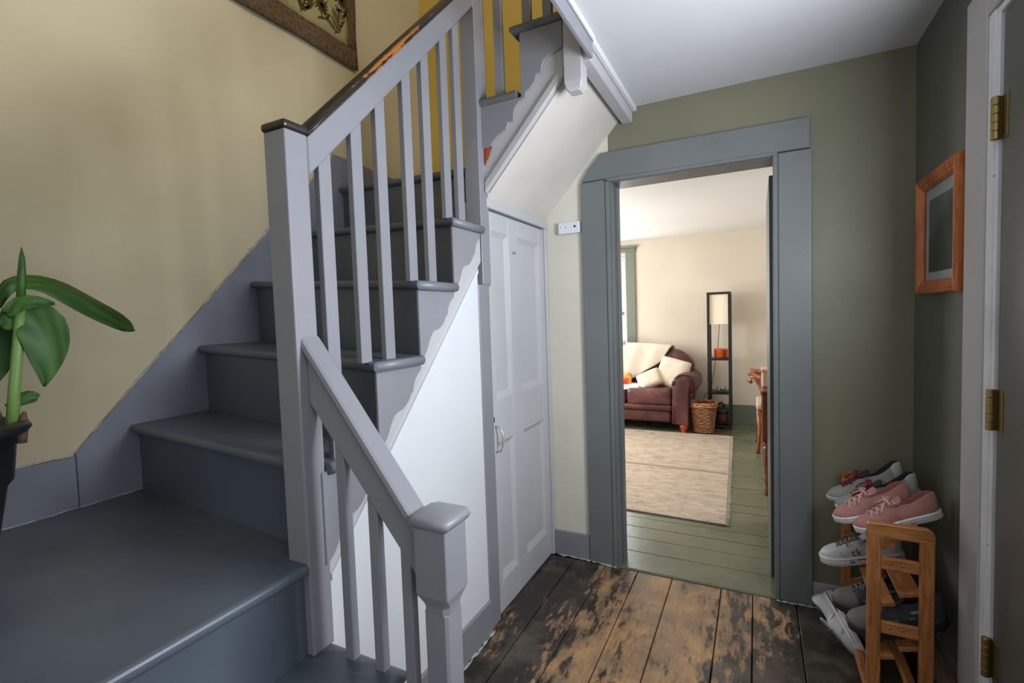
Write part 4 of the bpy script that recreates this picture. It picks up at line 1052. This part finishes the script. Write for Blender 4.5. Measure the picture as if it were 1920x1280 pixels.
    if style.get('rings'):
        for q in range(ey):
            for sd in (-1, 1):
                s1 = lerp(O+.03, style.get('lace_end', .72), q/(ey-1))+.045; p = top(s1, sd*.021*k)
                pts = [p+Vector((.004*math.cos(a), .0032*math.sin(a)*1.0, -.002*sd*math.sin(a)*sd)) for a in [2*PI*i/10 for i in range(11)]]
                tube('eyelet', pts, .0011, style['rings'], root, 5)
    # seams
    for s in style.get('seams', ()):
        for sd in (-1, 1):
            w, z0, h = W(s), sole_top(s), H(s)
            tube('seam', [(s*L-.012, sd*w*1.06, z0+.008), (s*L, sd*w*1.05, z0+h*.35), (s*L+.006, sd*w*.96, z0+h*.60)], .0009, style.get('seam_m', style['lace_m']), u, 5)
    return root, W, sole_top, H, top
def place(root, toe_dir_deg, pitch_deg, roll_deg, heel):
    """heel point (x,y,z) of the sole, toe heading in plan, pitch >0 raises the heel"""
    root.matrix_world = Matrix.Translation(heel) @ Matrix.Rotation(math.radians(toe_dir_deg), 4, 'Z') @ Matrix.Rotation(math.radians(pitch_deg), 4, 'Y') @ Matrix.Rotation(math.radians(roll_deg), 4, 'X')

P_ST = dict(sole_t=[.020, .019, .018, .016], upper=pinkc, h=([0, .06, .14, .28, .42, .50, .58, .70, .82, .92, 1], [.058, .062, .058, .044, .044, .058, .052, .042, .034, .026, .012]), lining=pinkl, sole_m=wrub, tongue_m=pinkc, lace_m=pink_lace, open_end=.46, eyelets=4, stripes=(.45, .75), rings=plain('eyelet_metal', rgb(225, 205, 195), .3, .6), seams=(.14, .50, .76), seam_m=pink_lace, lace_r=.0036, toe_spring=.006)
G = 'pink canvas sneakers on the top tier'
p1 = make_shoe('sneaker', 'frayed pink canvas sneaker next to the oak rack front rail', G, .245, P_ST)[0]
place(p1, 180+7, 21, 0, (.530, 1.995, .628))
p2 = make_shoe('sneaker', 'frayed pink canvas sneaker between its twin and the gray runners', G, .245, P_ST)[0]
place(p2, 180+10, 21, 0, (.478, 2.085, .625))
G_ST = dict(sole_t=[.026, .022, .016, .013], upper=gmesh, h=([0, .05, .12, .28, .42, .50, .58, .70, .82, .92, 1], [.066, .072, .062, .046, .046, .060, .054, .044, .036, .028, .012]), lining=blin, sole_m=silver, tongue_m=blin, lace_m=mlace, open_end=.47, eyelets=5, stripes=(.3, .6, .9), stripe_r=.0016, stripe_m=wrub, heel_m=silver, seams=(.10, .16, .22, .28), seam_m=wrub, lace_r=.0042, toe_spring=.012, heel_up=.006)
G = 'gray running shoes on the top tier'
g1 = make_shoe('running_shoe', 'gray running shoe with maroon laces directly behind the pink sneakers', G, .265, G_ST)[0]
place(g1, 180+6, 17, 0, (.525, 2.190, .612))
g2 = make_shoe('running_shoe', 'gray running shoe with maroon laces farthest back against the doorway wall', G, .265, G_ST)[0]
place(g2, 180+6, 20, 0, (.505, 2.285, .625))
W_ST = dict(sole_t=[.026, .025, .025, .024], upper=wleath, h=([0, .06, .14, .28, .42, .50, .58, .70, .82, .92, 1], [.056, .060, .056, .044, .046, .060, .054, .044, .036, .028, .012]), lining=wlin, sole_m=wrub, tongue_m=wleath, lace_m=wlin, open_end=.46, eyelets=5, stripes=(.30, .72), seams=(.46, .74), seam_m=wlin, lace_r=.0030, toe_spring=.003, sole_w=1.09)
def text_mesh(body, size, mat, parent, mtx, name='lettering'):
    cu = bpy.data.curves.new('lettering', 'FONT'); cu.body = body; cu.size = size; cu.extrude = .0004; cu.align_x = 'CENTER'; cu.align_y = 'CENTER'
    t = bpy.data.objects.new('lettering_tmp', cu); COL.objects.link(t)
    dg = bpy.context.evaluated_depsgraph_get(); me = bpy.data.meshes.new_from_object(t.evaluated_get(dg))
    bpy.data.objects.remove(t); bpy.data.curves.remove(cu)
    me.materials.clear(); o = link(name, me, mat, parent); o.matrix_local = mtx; return o
def letter_shoe(res):
    root, Wf, stp, Hf, top = res
    # camera side of the shoe is +y in shoe space once the toe points to -x
    def side(s, frac, proud):
        w, z0, h = Wf(s), stp(s), Hf(s); return Vector((s*.26, w*1.04+proud, z0+h*frac))
    p = side(.56, .40, .003)
    ax = Matrix(((-1, 0, 0), (0, -.25, 1), (0, 1, .25))).to_4x4()
    text_mesh('ck', .036, ink, root, Matrix.Translation(p) @ ax)
    q = Vector((.64*.26, Wf(.64)*1.09*1.02+.001, .016)); text_mesh('ck', .020, ink, root, Matrix.Translation(q) @ Matrix(((-1, 0, 0), (0, 0, 1), (0, 1, 0))).to_4x4())
    pts = [(s*.26, Wf(s)*1.09*1.015, .020) for s in (.58, .50, .42, .34, .26)]
    tube('sole_dash', pts, .0016, ink, root, 5)
G = 'white low sneakers'
r = make_shoe('sneaker', 'white low sneaker with black lettering on the middle rack tier', G, .26, W_ST); letter_shoe(r)
place(r[0], 180+4, 13, 0, (.472, 2.17, .392))
r = make_shoe('sneaker', 'white low sneaker lying on its side on the floor against the rack', G, .26, W_ST)
tube('sole_dash', [(s_*.26, r[1](s_)*1.09*1.015, .020) for s_ in (.42, .34, .26, .18, .10, .06)], .0016, ink, r[0], 5)
tube('sole_dash', [(s_*.26, -r[1](s_)*1.09*1.015, .020) for s_ in (.42, .34, .26, .18, .10, .06)], .0016, ink, r[0], 5)
ax_len = (Vector((.300, 2.115, .045))-Vector((.222, 2.335, .125))).normalized()     # heel -> toe
up_v = Vector((-1, .30, -.30)); up_v = (up_v-ax_len*up_v.dot(ax_len)).normalized(); sd_v = up_v.cross(ax_len)
r[0].matrix_world = Matrix.Translation((.276, 2.352, .118)) @ Matrix((ax_len, sd_v, up_v)).transposed().to_4x4()
B_ST = dict(sole_t=[.034, .028, .026, .024], upper=bootm, h=([0, .06, .14, .28, .42, .50, .58, .70, .82, .92, 1], [.070, .076, .072, .060, .058, .070, .062, .050, .042, .034, .016]), lining=blin, sole_m=boots, tongue_m=bootm, lace_m=blace, open_end=.46, eyelets=5, stripes=(.35, .8), stripe_r=.003, stripe_m=boots, toe_m=bootg, toe_from=.74, seams=(.30, .50, .62), seam_m=bootg, lace_r=.0034, toe_spring=.016, heel_up=.008, w=1.12, sole_w=1.10)
G = 'charcoal hiking shoes on the low tier'
def boot(label, *pl_):
    root, Wf, stp, Hf, top = make_shoe('hiking_shoe', label, G, .275, B_ST)
    for s, fz_ in ((.36, .46), (.54, .40)):
        p = Vector((s*.275, Wf(s)*1.06, stp(s)+Hf(s)*fz_)); box('tab', p.x-.009, p.x+.009, p.y-.001, p.y+.003, p.z-.004, p.z+.004, teal, root, .001)
    p = Vector((.30*.275, Wf(.3)*1.03, stp(.3)+Hf(.3)*.74)); box('logo_patch', p.x-.020, p.x+.016, p.y-.002, p.y+.002, p.z-.005, p.z+.004, silver, root, .001)
    p = Vector((.62*.275, Wf(.62)*1.03, stp(.62)+Hf(.62)*.42)); box('overlay', p.x-.018, p.x+.016, p.y-.002, p.y+.002, p.z-.009, p.z+.007, bootg, root, .003)
    for i in range(7):   # sole lugs
        for sd in (-1, 1): box('lug', .03+i*.034, .048+i*.034, sd*.034*Wf(.12+i*.12)/.036-.010, sd*.034*Wf(.12+i*.12)/.036+.010, -.004, .006, boots, root, .001)
    place(root, *pl_); return root
boot('charcoal hiking shoe with teal tabs beside the oak rack front legs', 180+9, 15, 0, (.545, 1.985, .272))
boot('charcoal hiking shoe farther from the oak rack front legs', 180+7, 15, 0, (.520, 2.12, .262))

# ------------------------------------------------------------ old caulk and paint edges
caulk = paint('old_caulk', rgb(196, 194, 186), rgb(150, 148, 140), .8, 30, .4, 120)
def bead(parts, r, n=46, jit=.003, skip=.0):
    pts = []
    L = [(Vector(b)-Vector(a)).length for a, b in zip(parts, parts[1:])]; T = sum(L)
    out = []
    for i in range(n+1):
        d = T*i/n; k = 0
        while k < len(L)-1 and d > L[k]: d -= L[k]; k += 1
        p = lerp(Vector(parts[k]), Vector(parts[k+1]), d/L[k]); out.append(p+Vector((0, random.uniform(-jit, jit), random.uniform(-jit, jit)*.5)))
    return out, [max(.0008, r*random.uniform(.25, 1.3)) for _ in range(n+1)]
p, r = bead([(XL+.006, YS, .900), (XL+.006, .785, .897), (XL+.006, 2.02, 2.238)], .0042, 90)
SP(tube('caulk', p, r, caulk, None, 6))
p, r = bead([(XL+.018, YS, .7185), (XL+.018, .98, .7185)], .0026, 50)
SP(tube('caulk', p, r, caulk, None, 5))
def floor_bead(pts_, rr, n=40):
    p, r = bead(pts_, rr, n, .004); p = [Vector((q.x+random.uniform(-.003, .003), q.y, .002)) for q in p]
    tube('caulk', p, r, caulk, floor, 6, .5)
floor_bead([(-.992, .95, 0), (-.990, 1.71, 0)], .008)
floor_bead([(-.985, YW-.018, 0), (-.80, YW-.02, 0), (-.655, YW-.036, 0)], .008)
floor_bead([(.075, YW-.036, 0), (.215, YW-.032, 0), (.30, YW-.02, 0)], .008)
